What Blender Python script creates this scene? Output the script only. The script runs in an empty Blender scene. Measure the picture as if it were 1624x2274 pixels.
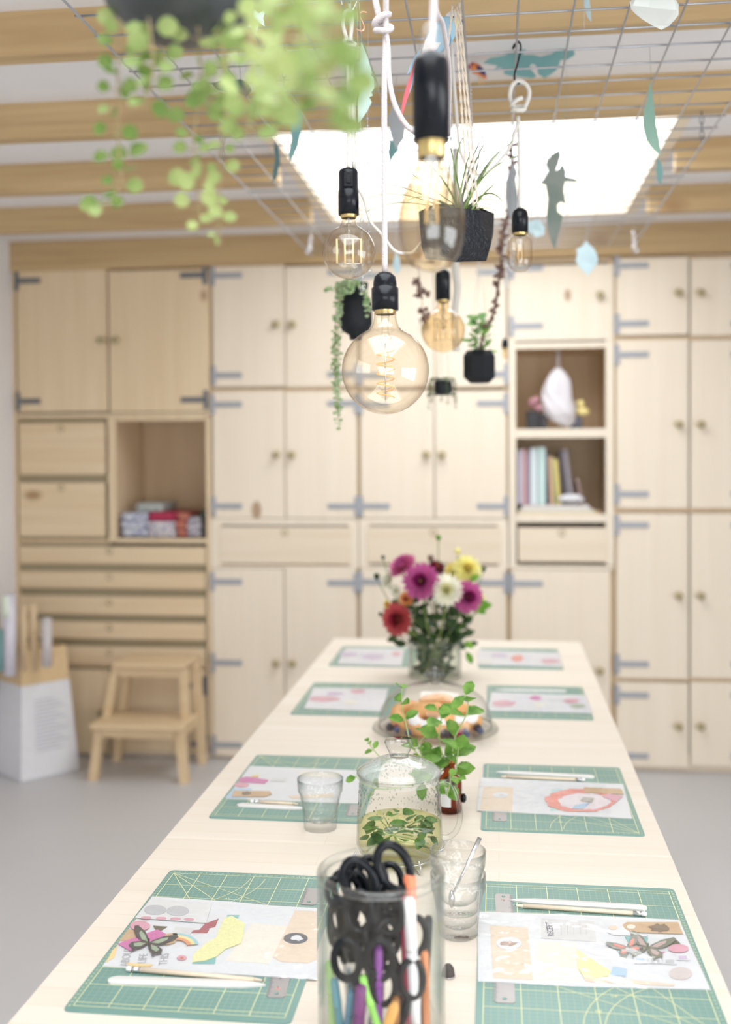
import bpy, math, random
from math import sin, cos, pi, radians, tan, atan2, sqrt
from mathutils import Vector, Matrix, Quaternion

random.seed(7)
SC = bpy.context.scene
COL = SC.collection

# ------------------------------------------------------------------ camera
F, CX, PY = 2400.0, 812.0, 1043.0            # focal length and principal point, for an image of 1624 x 2274
EYE = Vector((0, 0, 1.47))
_y, _p, _r = radians(6.96), radians(-1.2), radians(0.36)
FWD = Vector((-sin(_y)*cos(_p), cos(_y)*cos(_p), sin(_p)))
_r0 = Vector((cos(_y), sin(_y), 0)); _u0 = _r0.cross(FWD)
RGT = _r0*cos(_r) - _u0*sin(_r); UPV = _u0*cos(_r) + _r0*sin(_r)
cd = bpy.data.cameras.new('camera'); cam = bpy.data.objects.new('camera', cd); COL.objects.link(cam)
cam.matrix_world = Matrix(((RGT.x, UPV.x, -FWD.x, 0), (RGT.y, UPV.y, -FWD.y, 0), (RGT.z, UPV.z, -FWD.z, EYE.z), (0, 0, 0, 1)))
cd.sensor_fit = 'HORIZONTAL'; cd.sensor_width = 24.0; cd.lens = 24.0*F/1624
cd.shift_y = -(1137-PY)/1624
cd.clip_start = 0.05
cd.dof.use_dof = True; cd.dof.focus_distance = 1.72; cd.dof.aperture_fstop = 2.2
SC.camera = cam

# ------------------------------------------------------------------ view, world, light
SC.view_settings.view_transform = 'Standard'; SC.view_settings.look = 'None'
SC.view_settings.gamma = 1.0; SC.view_settings.use_curve_mapping = False
SC.view_settings.exposure = 0.46
w = bpy.data.worlds.new('world'); SC.world = w; w.use_nodes = True
bg = w.node_tree.nodes['Background']; bg.inputs[0].default_value = (0.965, 0.975, 1.0, 1); bg.inputs[1].default_value = 4.95
cy = SC.cycles
cy.use_denoising = True
cy.max_bounces = 14; cy.diffuse_bounces = 5; cy.glossy_bounces = 5; cy.transmission_bounces = 10; cy.transparent_max_bounces = 32
cy.sample_clamp_indirect = 6.0
SH = 0.115                                   # height of the skylight shafts
ROOM = dict(x0=-2.31, x1=3.3, y0=-2.3, y1=5.45, z=2.46)
SKY = [(-0.69, 0.535, 3.03, 4.62), (-0.69, 0.535, -0.1, 1.70)]     # the two skylights: x0, x1, y0, y1

def portal(name, loc, rot, sx, sy):
    l = bpy.data.lights.new(name, 'AREA'); l.shape = 'RECTANGLE'; l.size = sx; l.size_y = sy
    l.cycles.is_portal = True
    o = bpy.data.objects.new(name, l); COL.objects.link(o); o.location = loc; o.rotation_euler = rot
for (a, b, c, d) in SKY:
    portal('skylight_portal', ((a+b)/2, (c+d)/2, 2.46+SH+.012), (0, 0, 0), b-a, d-c)
portal('window_portal', (3.42, 0.05, 1.0), (0, radians(90), 0), 1.82, 3.32)
portal('window_portal', (0.5, -2.42, 1.2), (radians(90), 0, 0), 2.8, 1.4)

def ray(px, py): return FWD + RGT*((px-CX)/F) - UPV*((py-PY)/F)
def at(px, py, d): return EYE + ray(px, py)*d                       # pixel + distance -> point
def on_z(px, py, z=0.76):
    r = ray(px, py); return EYE + r*((z-EYE.z)/r.z)
def on_y(px, py, y):
    r = ray(px, py); return EYE + r*(y/r.y)

# ------------------------------------------------------------------ materials
def nodes(name):
    m = bpy.data.materials.new(name); m.use_nodes = True
    nt = m.node_tree; nt.nodes.clear()
    out = nt.nodes.new('ShaderNodeOutputMaterial')
    return m, nt, out
def N(nt, t, **kw):
    n = nt.nodes.new(t)
    for k, v in kw.items(): setattr(n, k, v)
    return n
def c4(c): return (c[0], c[1], c[2], 1)
def plain(name, col, rough=0.5, metal=0.0, var=0.06, scale=30, bump=0.0, bscale=200, spec=0.5, emit=None):
    m, nt, out = nodes(name)
    b = N(nt, 'ShaderNodeBsdfPrincipled'); nt.links.new(b.outputs[0], out.inputs[0])
    b.inputs['Roughness'].default_value = rough; b.inputs['Metallic'].default_value = metal
    b.inputs['Specular IOR Level'].default_value = spec
    tc = N(nt, 'ShaderNodeTexCoord'); nz = N(nt, 'ShaderNodeTexNoise'); nz.inputs['Scale'].default_value = scale
    nt.links.new(tc.outputs['Object'], nz.inputs['Vector'])
    mx = N(nt, 'ShaderNodeMix', data_type='RGBA')
    mx.inputs['A'].default_value = c4([x*(1-var) for x in col]); mx.inputs['B'].default_value = c4([min(1, x*(1+var)) for x in col])
    nt.links.new(nz.outputs['Fac'], mx.inputs['Factor']); nt.links.new(mx.outputs['Result'], b.inputs['Base Color'])
    if bump:
        n2 = N(nt, 'ShaderNodeTexNoise'); n2.inputs['Scale'].default_value = bscale
        bp = N(nt, 'ShaderNodeBump'); bp.inputs['Strength'].default_value = bump; bp.inputs['Distance'].default_value = 0.004
        nt.links.new(tc.outputs['Object'], n2.inputs['Vector']); nt.links.new(n2.outputs['Fac'], bp.inputs['Height']); nt.links.new(bp.outputs[0], b.inputs['Normal'])
    return m
def wood(name, a, b_, axis, scale=3.0, rough=0.5, stave=None, knot=None, off=0.0):
    m, nt, out = nodes(name)
    bs = N(nt, 'ShaderNodeBsdfPrincipled'); nt.links.new(bs.outputs[0], out.inputs[0]); bs.inputs['Roughness'].default_value = rough
    bs.inputs['Specular IOR Level'].default_value = 0.3
    g = N(nt, 'ShaderNodeNewGeometry'); mp = N(nt, 'ShaderNodeMapping')
    s = [22.0, 22.0, 22.0]; s['xyz'.index(axis)] = 1.1
    mp.inputs['Scale'].default_value = s; mp.inputs['Location'].default_value = (off, off, off)
    nt.links.new(g.outputs['Position'], mp.inputs['Vector'])
    nz = N(nt, 'ShaderNodeTexNoise'); nz.inputs['Scale'].default_value = scale/3; nz.inputs['Detail'].default_value = 5; nz.inputs['Distortion'].default_value = 0.6
    nt.links.new(mp.outputs[0], nz.inputs['Vector'])
    mx = N(nt, 'ShaderNodeMix', data_type='RGBA'); mx.inputs['A'].default_value = c4(a); mx.inputs['B'].default_value = c4(b_)
    rp = N(nt, 'ShaderNodeMapRange'); rp.inputs[1].default_value = 0.3; rp.inputs[2].default_value = 0.75
    nt.links.new(nz.outputs['Fac'], rp.inputs[0]); nt.links.new(rp.outputs[0], mx.inputs['Factor'])
    last = mx.outputs['Result']
    if stave:   # glued staves: a tone per stave
        br = N(nt, 'ShaderNodeTexBrick'); br.inputs['Scale'].default_value = 1.0
        br.inputs['Brick Width'].default_value = stave[0]; br.inputs['Row Height'].default_value = stave[1]
        br.inputs['Mortar Size'].default_value = 0.0006; br.inputs['Mortar'].default_value = (0.90, 0.86, 0.80, 1)
        br.inputs['Color1'].default_value = (1, 1, 1, 1); br.inputs['Color2'].default_value = (0.965, 0.95, 0.93, 1)
        nt.links.new(g.outputs['Position'], br.inputs['Vector'])
        m2 = N(nt, 'ShaderNodeMix', data_type='RGBA', blend_type='MULTIPLY'); m2.inputs['Factor'].default_value = 1.0
        nt.links.new(last, m2.inputs['A']); nt.links.new(br.outputs['Color'], m2.inputs['B']); last = m2.outputs['Result']
    if knot:    # small dark knots
        vm = N(nt, 'ShaderNodeMapping'); ks = [knot[0]]*3; ks['xyz'.index(axis)] *= 0.55; vm.inputs['Scale'].default_value = ks
        vm.inputs['Location'].default_value = (off*2, off, off*3)
        nt.links.new(g.outputs['Position'], vm.inputs['Vector'])
        vo = N(nt, 'ShaderNodeTexVoronoi'); vo.inputs['Scale'].default_value = 1.0; nt.links.new(vm.outputs[0], vo.inputs['Vector'])
        r2 = N(nt, 'ShaderNodeMapRange'); r2.inputs[1].default_value = 0.04; r2.inputs[2].default_value = knot[1]; r2.inputs[3].default_value = 0.75; r2.inputs[4].default_value = 0.0
        nt.links.new(vo.outputs['Distance'], r2.inputs[0])
        m3 = N(nt, 'ShaderNodeMix', data_type='RGBA'); m3.inputs['B'].default_value = (0.30, 0.16, 0.07, 1)
        nt.links.new(r2.outputs[0], m3.inputs['Factor']); nt.links.new(last, m3.inputs['A']); last = m3.outputs['Result']
    nt.links.new(last, bs.inputs['Base Color'])
    return m
def thin(name, tint=(1, 1, 1), edge=(0.75, 0.75, 0.75), refl=1.0, rough=0.0, base=0.04, veil=0.0, bump=0.0, bscale=30):
    """a thin clear wall: sees through, darker and more mirror-like towards grazing angles"""
    m, nt, out = nodes(name)
    lw = N(nt, 'ShaderNodeLayerWeight'); lw.inputs['Blend'].default_value = 0.5
    pw = N(nt, 'ShaderNodeMath', operation='POWER'); pw.inputs[1].default_value = 4.0; nt.links.new(lw.outputs['Facing'], pw.inputs[0])
    ml = N(nt, 'ShaderNodeMath', operation='MULTIPLY_ADD'); ml.inputs[1].default_value = 0.85*refl; ml.inputs[2].default_value = base*refl
    nt.links.new(pw.outputs[0], ml.inputs[0])
    p3 = N(nt, 'ShaderNodeMath', operation='POWER'); p3.inputs[1].default_value = 3.0; nt.links.new(lw.outputs['Facing'], p3.inputs[0])
    cm = N(nt, 'ShaderNodeMix', data_type='RGBA'); cm.inputs['A'].default_value = c4(tint); cm.inputs['B'].default_value = c4(edge)
    nt.links.new(p3.outputs[0], cm.inputs['Factor'])
    tr = N(nt, 'ShaderNodeBsdfTransparent'); nt.links.new(cm.outputs['Result'], tr.inputs[0])
    gl = N(nt, 'ShaderNodeBsdfGlossy'); gl.inputs['Roughness'].default_value = rough
    first = tr.outputs[0]
    if veil:
        df = N(nt, 'ShaderNodeBsdfDiffuse'); df.inputs[0].default_value = (0.9, 0.92, 0.92, 1)
        mv = N(nt, 'ShaderNodeMixShader'); mv.inputs[0].default_value = veil
        nt.links.new(tr.outputs[0], mv.inputs[1]); nt.links.new(df.outputs[0], mv.inputs[2]); first = mv.outputs[0]
    if bump:
        n2 = N(nt, 'ShaderNodeTexNoise'); n2.inputs['Scale'].default_value = bscale; g = N(nt, 'ShaderNodeNewGeometry')
        bp = N(nt, 'ShaderNodeBump'); bp.inputs['Strength'].default_value = bump; bp.inputs['Distance'].default_value = 0.01
        nt.links.new(g.outputs['Position'], n2.inputs['Vector']); nt.links.new(n2.outputs['Fac'], bp.inputs['Height']); nt.links.new(bp.outputs[0], gl.inputs['Normal'])
    mx = N(nt, 'ShaderNodeMixShader'); nt.links.new(ml.outputs[0], mx.inputs[0])
    nt.links.new(first, mx.inputs[1]); nt.links.new(gl.outputs[0], mx.inputs[2]); nt.links.new(mx.outputs[0], out.inputs[0])
    return m
def glass(name, col=(1, 1, 1), ior=1.45):
    m, nt, out = nodes(name); g = N(nt, 'ShaderNodeBsdfGlass'); g.inputs[0].default_value = c4(col); g.inputs['IOR'].default_value = ior; g.inputs['Roughness'].default_value = 0.0
    nt.links.new(g.outputs[0], out.inputs[0]); return m
def leafy(name, a, b_, scale=60, trans=0.35, rough=0.5):
    m, nt, out = nodes(name)
    p = N(nt, 'ShaderNodeBsdfPrincipled'); p.inputs['Roughness'].default_value = rough; p.inputs['Specular IOR Level'].default_value = 0.3
    t = N(nt, 'ShaderNodeBsdfTranslucent'); g = N(nt, 'ShaderNodeNewGeometry'); nz = N(nt, 'ShaderNodeTexNoise'); nz.inputs['Scale'].default_value = scale
    nt.links.new(g.outputs['Position'], nz.inputs['Vector'])
    mx = N(nt, 'ShaderNodeMix', data_type='RGBA'); mx.inputs['A'].default_value = c4(a); mx.inputs['B'].default_value = c4(b_)
    rp = N(nt, 'ShaderNodeMapRange'); rp.inputs[1].default_value = 0.35; rp.inputs[2].default_value = 0.65
    nt.links.new(nz.outputs['Fac'], rp.inputs[0]); nt.links.new(rp.outputs[0], mx.inputs['Factor'])
    nt.links.new(mx.outputs['Result'], p.inputs['Base Color']); nt.links.new(mx.outputs['Result'], t.inputs[0])
    s = N(nt, 'ShaderNodeMixShader'); s.inputs[0].default_value = trans
    nt.links.new(p.outputs[0], s.inputs[1]); nt.links.new(t.outputs[0], s.inputs[2]); nt.links.new(s.outputs[0], out.inputs[0])
    return m

WOOD_V = wood('pine_board_upright', (0.785, 0.69, 0.56), (0.825, 0.735, 0.61), 'z', knot=(2.3, 0.055))
WOOD_V2 = wood('pine_board_upright_second', (0.78, 0.685, 0.555), (0.82, 0.73, 0.605), 'z', knot=(1.9, 0.05), off=4.3)
WOOD_H = wood('pine_board_level', (0.74, 0.62, 0.47), (0.80, 0.70, 0.57), 'x', knot=(2.6, 0.05), off=2.1)
BEAM = wood('pine_beam', (0.42, 0.285, 0.14), (0.60, 0.44, 0.24), 'x', knot=(4.6, 0.20), off=1.3)
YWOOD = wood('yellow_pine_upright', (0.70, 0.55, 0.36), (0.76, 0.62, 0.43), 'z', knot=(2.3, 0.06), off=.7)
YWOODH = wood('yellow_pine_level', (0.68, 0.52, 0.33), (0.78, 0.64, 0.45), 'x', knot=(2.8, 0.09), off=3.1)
LINING = wood('birch_lining', (0.78, 0.66, 0.50), (0.86, 0.76, 0.62), 'x')
CARC = wood('pine_carcass', (0.66, 0.50, 0.32), (0.74, 0.58, 0.40), 'z')
RAIL_SHADED = wood('shaded_rail_pine', (0.36, 0.30, 0.19), (0.46, 0.39, 0.26), 'x')  # pine darkened: shade of the gaps between drawers is put into this colour
PULL = plain('brass_pull', (0.40, 0.33, 0.19), 0.5)
TABLE = wood('birch_worktop', (0.76, 0.685, 0.595), (0.80, 0.735, 0.65), 'x', stave=(0.62, 0.045))
STOOLW = wood('stool_pine', (0.66, 0.49, 0.29), (0.74, 0.58, 0.38), 'x', off=3)
CEIL = plain('ceiling_paint', (0.80, 0.79, 0.80), 0.8, var=0.015, scale=2)
WALL = plain('wall_paint', (0.78, 0.77, 0.78), 0.8, var=0.015, scale=2)
FLOOR = plain('screed_floor', (0.56, 0.55, 0.555), 0.42, var=0.05, scale=1.6)
HINGE = plain('galvanised_steel', (0.36, 0.375, 0.41), 0.5, 0.2, scale=60)
HINGE_D = plain('dark_steel', (0.16, 0.17, 0.19), 0.5, 0.3)
WIRE = plain('mesh_wire', (0.42, 0.43, 0.46), 0.38, 0.75, scale=100)
BLACK = plain('black_bakelite', (0.005, 0.007, 0.011), 0.25, spec=0.28)
MATTE = plain('matte_black_clay', (0.008, 0.010, 0.014), 0.6, spec=0.3, bump=0.35, bscale=140)
SLATE = plain('crinkled_black_clay', (0.008, 0.010, 0.015), 0.36, bump=1.0, bscale=130, spec=0.35)
BRASS = plain('brass', (0.62, 0.47, 0.20), 0.3, 0.8)
COPPER = plain('copper', (0.85, 0.48, 0.34), 0.25, 0.9)
STEEL = plain('bright_steel', (0.62, 0.62, 0.62), 0.22, 0.9)
RULER = plain('brushed_steel_rule', (0.44, 0.42, 0.42), 0.38, 0.55)
CORD = plain('braided_cotton_cord', (0.62, 0.57, 0.58), 0.9, var=0.12, scale=350, bump=0.6, bscale=600)
CORDW = plain('white_cotton_rope', (0.72, 0.70, 0.65), 0.9, var=0.06, scale=300, bump=0.5, bscale=500)
JUTE = plain('jute_twine', (0.80, 0.70, 0.58), 0.95, var=0.2, scale=400, bump=0.8, bscale=700)
GB_CLEAR = thin('bulb_glass_clear', (1.0, 0.965, 0.90), (0.74, 0.60, 0.45), 1.0, base=0.08)
GB_AMBER = thin('bulb_glass_amber', (0.97, 0.87, 0.70), (0.66, 0.48, 0.30), 0.9)
GB_SMOKE = thin('bulb_glass_smoked', (0.93, 0.84, 0.68), (0.60, 0.50, 0.38), 1.0, base=0.11)
GTHIN = thin('clear_glass_wall', (0.985, 0.99, 0.985), (0.70, 0.73, 0.72), 0.9)
GJAR = thin('jar_glass', (0.985, 0.99, 0.985), (0.55, 0.60, 0.57), 0.8, base=.025)
GLID = thin('misted_glass', (0.97, 0.98, 0.975), (0.66, 0.70, 0.68), 0.9, veil=0.24)
PANE = thin('window_glass', (0.98, 0.99, 0.99), (0.9, 0.92, 0.92), 0.6)
SOLIDG = thin('thick_glass', (0.98, 0.985, 0.98), (0.42, 0.46, 0.44), 1.1, base=.06)
TUMB = thin('tumbler_glass', (0.995, 0.998, 0.998), (0.58, 0.62, 0.62), 1.0, base=.045, bump=.6, bscale=60)
PLASTIC = thin('clear_plastic_film', (0.985, 0.99, 0.995), (0.9, 0.92, 0.94), 0.7, rough=0.08, base=0.07, veil=0.06, bump=0.5, bscale=22)
TEA = thin('pale_green_tea', (0.94, 0.94, 0.74), (0.82, 0.82, 0.48), 0.6)
WATER = thin('vase_water', (0.93, 0.96, 0.92), (0.78, 0.84, 0.78), 0.6)
DROP = thin('condensation_drops', (0.80, 0.83, 0.81), (0.25, 0.28, 0.27), 1.0)
AMBERG = thin('amber_bottle_glass', (0.50, 0.20, 0.08), (0.25, 0.08, 0.03), 0.9)
CRYSTAL = thin('crystal_bead', (0.93, 0.94, 0.98), (0.50, 0.50, 0.58), 1.2, base=0.15)
FILA = plain('amber_filament', (0.95, 0.52, 0.20), 0.6)
FILY = plain('pale_filament', (0.98, 0.74, 0.42), 0.6)
MATG = plain('green_cutting_mat', (0.165, 0.315, 0.285), 0.34, var=0.04, scale=15, spec=0.7)
MATL = plain('mat_print_yellow', (0.74, 0.75, 0.42), 0.5)
MATF = plain('mat_print_faint', (0.42, 0.50, 0.36), 0.5)
WHITE = plain('white_paper', (0.76, 0.77, 0.79), 0.6, var=0.02)
BONE = plain('bone_white', (0.74, 0.73, 0.71), 0.4, var=0.02)
PENCILW = plain('pencil_wood', (0.76, 0.64, 0.50), 0.5, var=0.08, scale=90)
GRAPH = plain('graphite', (0.05, 0.05, 0.06), 0.4)
ERASER = plain('white_eraser', (0.85, 0.85, 0.85), 0.6)
KRAFT = plain('kraft_paper', (0.62, 0.42, 0.24), 0.7, var=0.06)
PEACH = plain('peach_paper', (0.80, 0.66, 0.52), 0.7, var=0.05)
INK = plain('grey_ink', (0.10, 0.11, 0.16), 0.6)
INKL = plain('faint_ink', (0.42, 0.42, 0.44), 0.6)
_cols = {}
def paint(name, col, rough=0.55, **kw):
    if name not in _cols: _cols[name] = plain(name, col, rough, **kw)
    return _cols[name]
VINE = leafy('creeper_leaf', (0.15, 0.25, 0.055), (0.46, 0.55, 0.22), 11, 0.4)
VSTEM = plain('creeper_stem', (0.30, 0.24, 0.12), 0.7)
MINT = leafy('mint_leaf', (0.10, 0.26, 0.035), (0.26, 0.46, 0.10), 40)
MINTS = plain('mint_stem', (0.38, 0.50, 0.20), 0.5)
WETMINT = leafy('steeped_mint_leaf', (0.035, 0.13, 0.012), (0.12, 0.27, 0.04), 40, 0.2, 0.3)
GRASS = leafy('grass_blade', (0.16, 0.30, 0.06), (0.40, 0.50, 0.22), 30)
GRASSP = leafy('purplish_grass_blade', (0.16, 0.16, 0.13), (0.20, 0.30, 0.12), 40)
DARKLEAF = leafy('bouquet_leaf', (0.014, 0.035, 0.010), (0.045, 0.09, 0.025), 25, 0.2)
BRIGHT = leafy('fresh_green_leaf', (0.10, 0.30, 0.03), (0.25, 0.50, 0.08), 30)
PEARL = leafy('pearl_leaf', (0.30, 0.46, 0.20), (0.62, 0.74, 0.48), 60)
DRIED = leafy('dried_flower', (0.16, 0.09, 0.07), (0.34, 0.24, 0.20), 60, 0.2)

# ------------------------------------------------------------------ mesh builder
class MB:
    def __init__(s): s.v = []; s.f = []; s.m = []; s.s = []
    def add(s, vs, fs, mi=0, smooth=False):
        o = len(s.v); s.v += [Vector(p) for p in vs]
        for f in fs: s.f.append([i+o for i in f]); s.m.append(mi); s.s.append(smooth)
        return s
    def box(s, a, b, mi=0, rot=None, piv=None, bev=0.0):
        x0, y0, z0 = [min(a[i], b[i]) for i in range(3)]; x1, y1, z1 = [max(a[i], b[i]) for i in range(3)]
        if bev > 0:
            e = min(bev, (x1-x0)*.45, (y1-y0)*.45, (z1-z0)*.45)
            P = []
            for (x, sx) in ((x0, 1), (x1, -1)):
                for (y, sy) in ((y0, 1), (y1, -1)):
                    for (z, sz) in ((z0, 1), (z1, -1)):
                        P += [(x, y+sy*e, z+sz*e), (x+sx*e, y, z+sz*e), (x+sx*e, y+sy*e, z)]
            g = lambda i, j, k, n: (i*4+j*2+k)*3+n
            fs = []
            for i in (0, 1): fs.append([g(i, 0, 0, 0), g(i, 1, 0, 0), g(i, 1, 1, 0), g(i, 0, 1, 0)])
            for j in (0, 1): fs.append([g(0, j, 0, 1), g(1, j, 0, 1), g(1, j, 1, 1), g(0, j, 1, 1)])
            for k in (0, 1): fs.append([g(0, 0, k, 2), g(1, 0, k, 2), g(1, 1, k, 2), g(0, 1, k, 2)])
            for i in (0, 1):
                for j in (0, 1): fs.append([g(i, j, 0, 0), g(i, j, 0, 1), g(i, j, 1, 1), g(i, j, 1, 0)])
                for k in (0, 1): fs.append([g(i, 0, k, 0), g(i, 0, k, 2), g(i, 1, k, 2), g(i, 1, k, 0)])
            for j in (0, 1):
                for k in (0, 1): fs.append([g(0, j, k, 1), g(0, j, k, 2), g(1, j, k, 2), g(1, j, k, 1)])
            for i in (0, 1):
                for j in (0, 1):
                    for k in (0, 1): fs.append([g(i, j, k, 0), g(i, j, k, 1), g(i, j, k, 2)])
            vs = P
            cc = Vector(((x0+x1)/2, (y0+y1)/2, (z0+z1)/2)); ff = []
            for f in fs:
                p = [Vector(vs[i]) for i in f]; n = (p[1]-p[0]).cross(p[2]-p[0]); c = sum(p, Vector())/len(p)
                ff.append(f if n.dot(c-cc) > 0 else f[::-1])
            fs = ff
        else:
            vs = [(x0, y0, z0), (x1, y0, z0), (x1, y1, z0), (x0, y1, z0), (x0, y0, z1), (x1, y0, z1), (x1, y1, z1), (x0, y1, z1)]
            fs = [(0, 3, 2, 1), (4, 5, 6, 7), (0, 1, 5, 4), (1, 2, 6, 5), (2, 3, 7, 6), (3, 0, 4, 7)]
        if rot is not None:
            pv = Vector(piv) if piv is not None else Vector(((x0+x1)/2, (y0+y1)/2, (z0+z1)/2))
            vs = [pv + rot @ (Vector(p)-pv) for p in vs]
        return s.add(vs, fs, mi)
    def lathe(s, prof, c=(0, 0, 0), n=32, mi=0, smooth=True, capb=False, capt=False, ax=None, sx=1, sy=1, ph=0):
        c = Vector(c); q = Vector((0, 0, 1)).rotation_difference(Vector(ax)) if ax is not None else None
        vs = []
        for (r, z) in prof:
            for k in range(n):
                a = 2*pi*k/n+ph; p = Vector((r*cos(a)*sx, r*sin(a)*sy, z))
                if q: p = q @ p
                vs.append(c+p)
        fs = [(i*n+k, i*n+(k+1) % n, (i+1)*n+(k+1) % n, (i+1)*n+k) for i in range(len(prof)-1) for k in range(n)]
        if capb: fs.append(tuple(range(n-1, -1, -1)))
        if capt: fs.append(tuple(range((len(prof)-1)*n, len(prof)*n)))
        return s.add(vs, fs, mi, smooth)
    def tube(s, pts, r, n=8, mi=0, closed=False, flat=1.0, caps=True):
        P = [Vector(p) for p in pts]; m = len(P); vs = []; R = r if isinstance(r, (list, tuple)) else [r]*m
        up = None
        for i in range(m):
            if closed: t = P[(i+1) % m]-P[i-1]
            else: t = P[min(i+1, m-1)]-P[max(i-1, 0)]
            if t.length < 1e-9: t = Vector((0, 0, 1))
            t.normalize()
            if up is None:
                up = Vector((1, 0, 0)) if abs(t.x) < 0.8 else Vector((0, 1, 0))
            a = (up - t*up.dot(t)); a.normalize(); b = t.cross(a); up = a
            for k in range(n):
                g = 2*pi*k/n; vs.append(P[i]+a*(cos(g)*R[i])+b*(sin(g)*R[i]*flat))
        fs = []
        for i in range(m if closed else m-1):
            j = (i+1) % m
            for k in range(n): fs.append((i*n+k, i*n+(k+1) % n, j*n+(k+1) % n, j*n+k))
        if not closed and caps: fs += [tuple(range(n-1, -1, -1)), tuple(range((m-1)*n, m*n))]
        return s.add(vs, fs, mi, True)
    def ball(s, c, r, n=12, mi=0, sc=(1, 1, 1), ax=None):
        h = max(4, n//2); prof = [(max(1e-5, r*sin(pi*i/h)), -r*cos(pi*i/h)) for i in range(h+1)]
        q = Vector((0, 0, 1)).rotation_difference(Vector(ax)) if ax is not None else Quaternion()
        vs = []
        for (rr, z) in prof:
            for k in range(n):
                a = 2*pi*k/n; vs.append(Vector(c)+q @ Vector((rr*cos(a)*sc[0], rr*sin(a)*sc[1], z*sc[2])))
        fs = [(i*n+k, i*n+(k+1) % n, (i+1)*n+(k+1) % n, (i+1)*n+k) for i in range(h) for k in range(n)]
        return s.add(vs, fs, mi, True)
    def poly(s, pts, th, nrm, mi=0, smooth=False):
        """outline (3-D points of one plane) given a thickness along nrm"""
        n = len(pts); nv = Vector(nrm).normalized()*th; P = [Vector(p) for p in pts]
        ar = Vector()
        for i in range(n): ar += P[i].cross(P[(i+1) % n])
        if ar.dot(nv) < 0: P = P[::-1]
        vs = P+[p+nv for p in P]
        fs = [tuple(range(n-1, -1, -1)), tuple(range(n, 2*n))]+[(i, (i+1) % n, n+(i+1) % n, n+i) for i in range(n)]
        return s.add(vs, fs, mi, smooth)
    def leaf(s, base, tip, nrm, wd, mi=0, seg=5, fold=0.25, curl=0.0, prof=None):
        """a leaf blade: midrib from base to tip, two halves folded a little"""
        b = Vector(base); t = Vector(tip); d = t-b; L = d.length; d = d.normalized(); n = Vector(nrm); n = (n-d*n.dot(d))
        if n.length < 1e-5: n = d.orthogonal()
        n.normalize(); sd = d.cross(n); vs = []
        for i in range(seg+1):
            u = i/seg; wv = (prof(u) if prof else sin(pi*min(1, u*0.96+0.02))**0.8)*wd/2
            c = b+d*(L*u)-n*(curl*L*u*u)
            vs += [c+sd*wv+n*(fold*wv), c, c-sd*wv+n*(fold*wv)]
        fs = []
        for i in range(seg):
            o = i*3; fs += [(o, o+1, o+4, o+3), (o+1, o+2, o+5, o+4)]
        return s.add(vs, fs, mi, True)
    def xf(s, M):
        s.v = [M @ p for p in s.v]; return s

ORG = {}
def mesh_of(mb, name, mats, org):
    me = bpy.data.meshes.new(name)
    me.from_pydata([tuple(p-org) for p in mb.v], [], mb.f)
    for m in (mats if isinstance(mats, (list, tuple)) else [mats]): me.materials.append(m)
    me.polygons.foreach_set('material_index', mb.m); me.polygons.foreach_set('use_smooth', mb.s)
    me.update(); return me
def thing(name, loc, label, cat, group=None):
    o = bpy.data.objects.new(name, None); COL.objects.link(o); o.location = loc; o.empty_display_size = 0.05
    o['label'] = label; o['category'] = cat
    if group: o['group'] = group
    ORG[o.name] = Vector(loc); return o
def part(name, mb, mats, parent, label=None, kind=None):
    org = ORG[parent.name]
    o = bpy.data.objects.new(name, mesh_of(mb, name, mats, org)); COL.objects.link(o); o.parent = parent
    ORG[o.name] = org
    if label: o['label'] = label
    if kind: o['kind'] = kind
    return o
def single(name, mb, mats, label, cat, group=None, loc=None, kind=None):
    if loc is None:
        lo = Vector([min(p[i] for p in mb.v) for i in range(3)]); hi = Vector([max(p[i] for p in mb.v) for i in range(3)])
        loc = Vector(((lo.x+hi.x)/2, (lo.y+hi.y)/2, lo.z))
    loc = Vector(loc); o = bpy.data.objects.new(name, mesh_of(mb, name, mats, loc)); COL.objects.link(o); o.location = loc
    ORG[o.name] = loc
    o['label'] = label; o['category'] = cat
    if group: o['group'] = group
    if kind: o['kind'] = kind
    return o
def struct(name, mb, mats, parent=None):
    if parent: return part(name, mb, mats, parent)
    o = bpy.data.objects.new(name, mesh_of(mb, name, mats, Vector())); COL.objects.link(o); o['kind'] = 'structure'; ORG[o.name] = Vector(); return o
def dup(root, loc, rz=None, label=None, group=None, scale=None):
    r = root.copy(); COL.objects.link(r); r.location = loc
    if rz is not None: r.rotation_euler = (root.rotation_euler.x, root.rotation_euler.y, rz)
    if label: r['label'] = label
    if group: r['group'] = group
    if scale: r.scale = scale
    def rec(a, b):
        for ch in list(a.children):
            c = ch.copy(); COL.objects.link(c); c.parent = b; rec(ch, c)
    rec(root, r); return r
_txt = {}
def text(mb, s, size, org, ux, uy, mi=0, lift=0.0):
    """flat lettering laid on a plane: org + x*ux + y*uy"""
    if s not in _txt:
        cu = bpy.data.curves.new('lettering', 'FONT'); cu.body = s; cu.size = 1.0; cu.align_x = 'CENTER'; cu.align_y = 'CENTER'; cu.resolution_u = 2; cu.offset = .022 if s == 'RECEIPT' else 0
        ob = bpy.data.objects.new('lettering', cu); COL.objects.link(ob)
        dg = bpy.context.evaluated_depsgraph_get(); me = ob.evaluated_get(dg).to_mesh()
        _txt[s] = ([v.co.copy() for v in me.vertices], [tuple(p.vertices) for p in me.polygons])
        ob.evaluated_get(dg).to_mesh_clear(); bpy.data.objects.remove(ob); bpy.data.curves.remove(cu)
    vs, fs = _txt[s]; ux = Vector(ux).normalized(); uy = Vector(uy).normalized(); n = ux.cross(uy)
    mb.add([Vector(org)+ux*(v.x*size)+uy*(v.y*size)+n*lift for v in vs], fs, mi)
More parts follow.
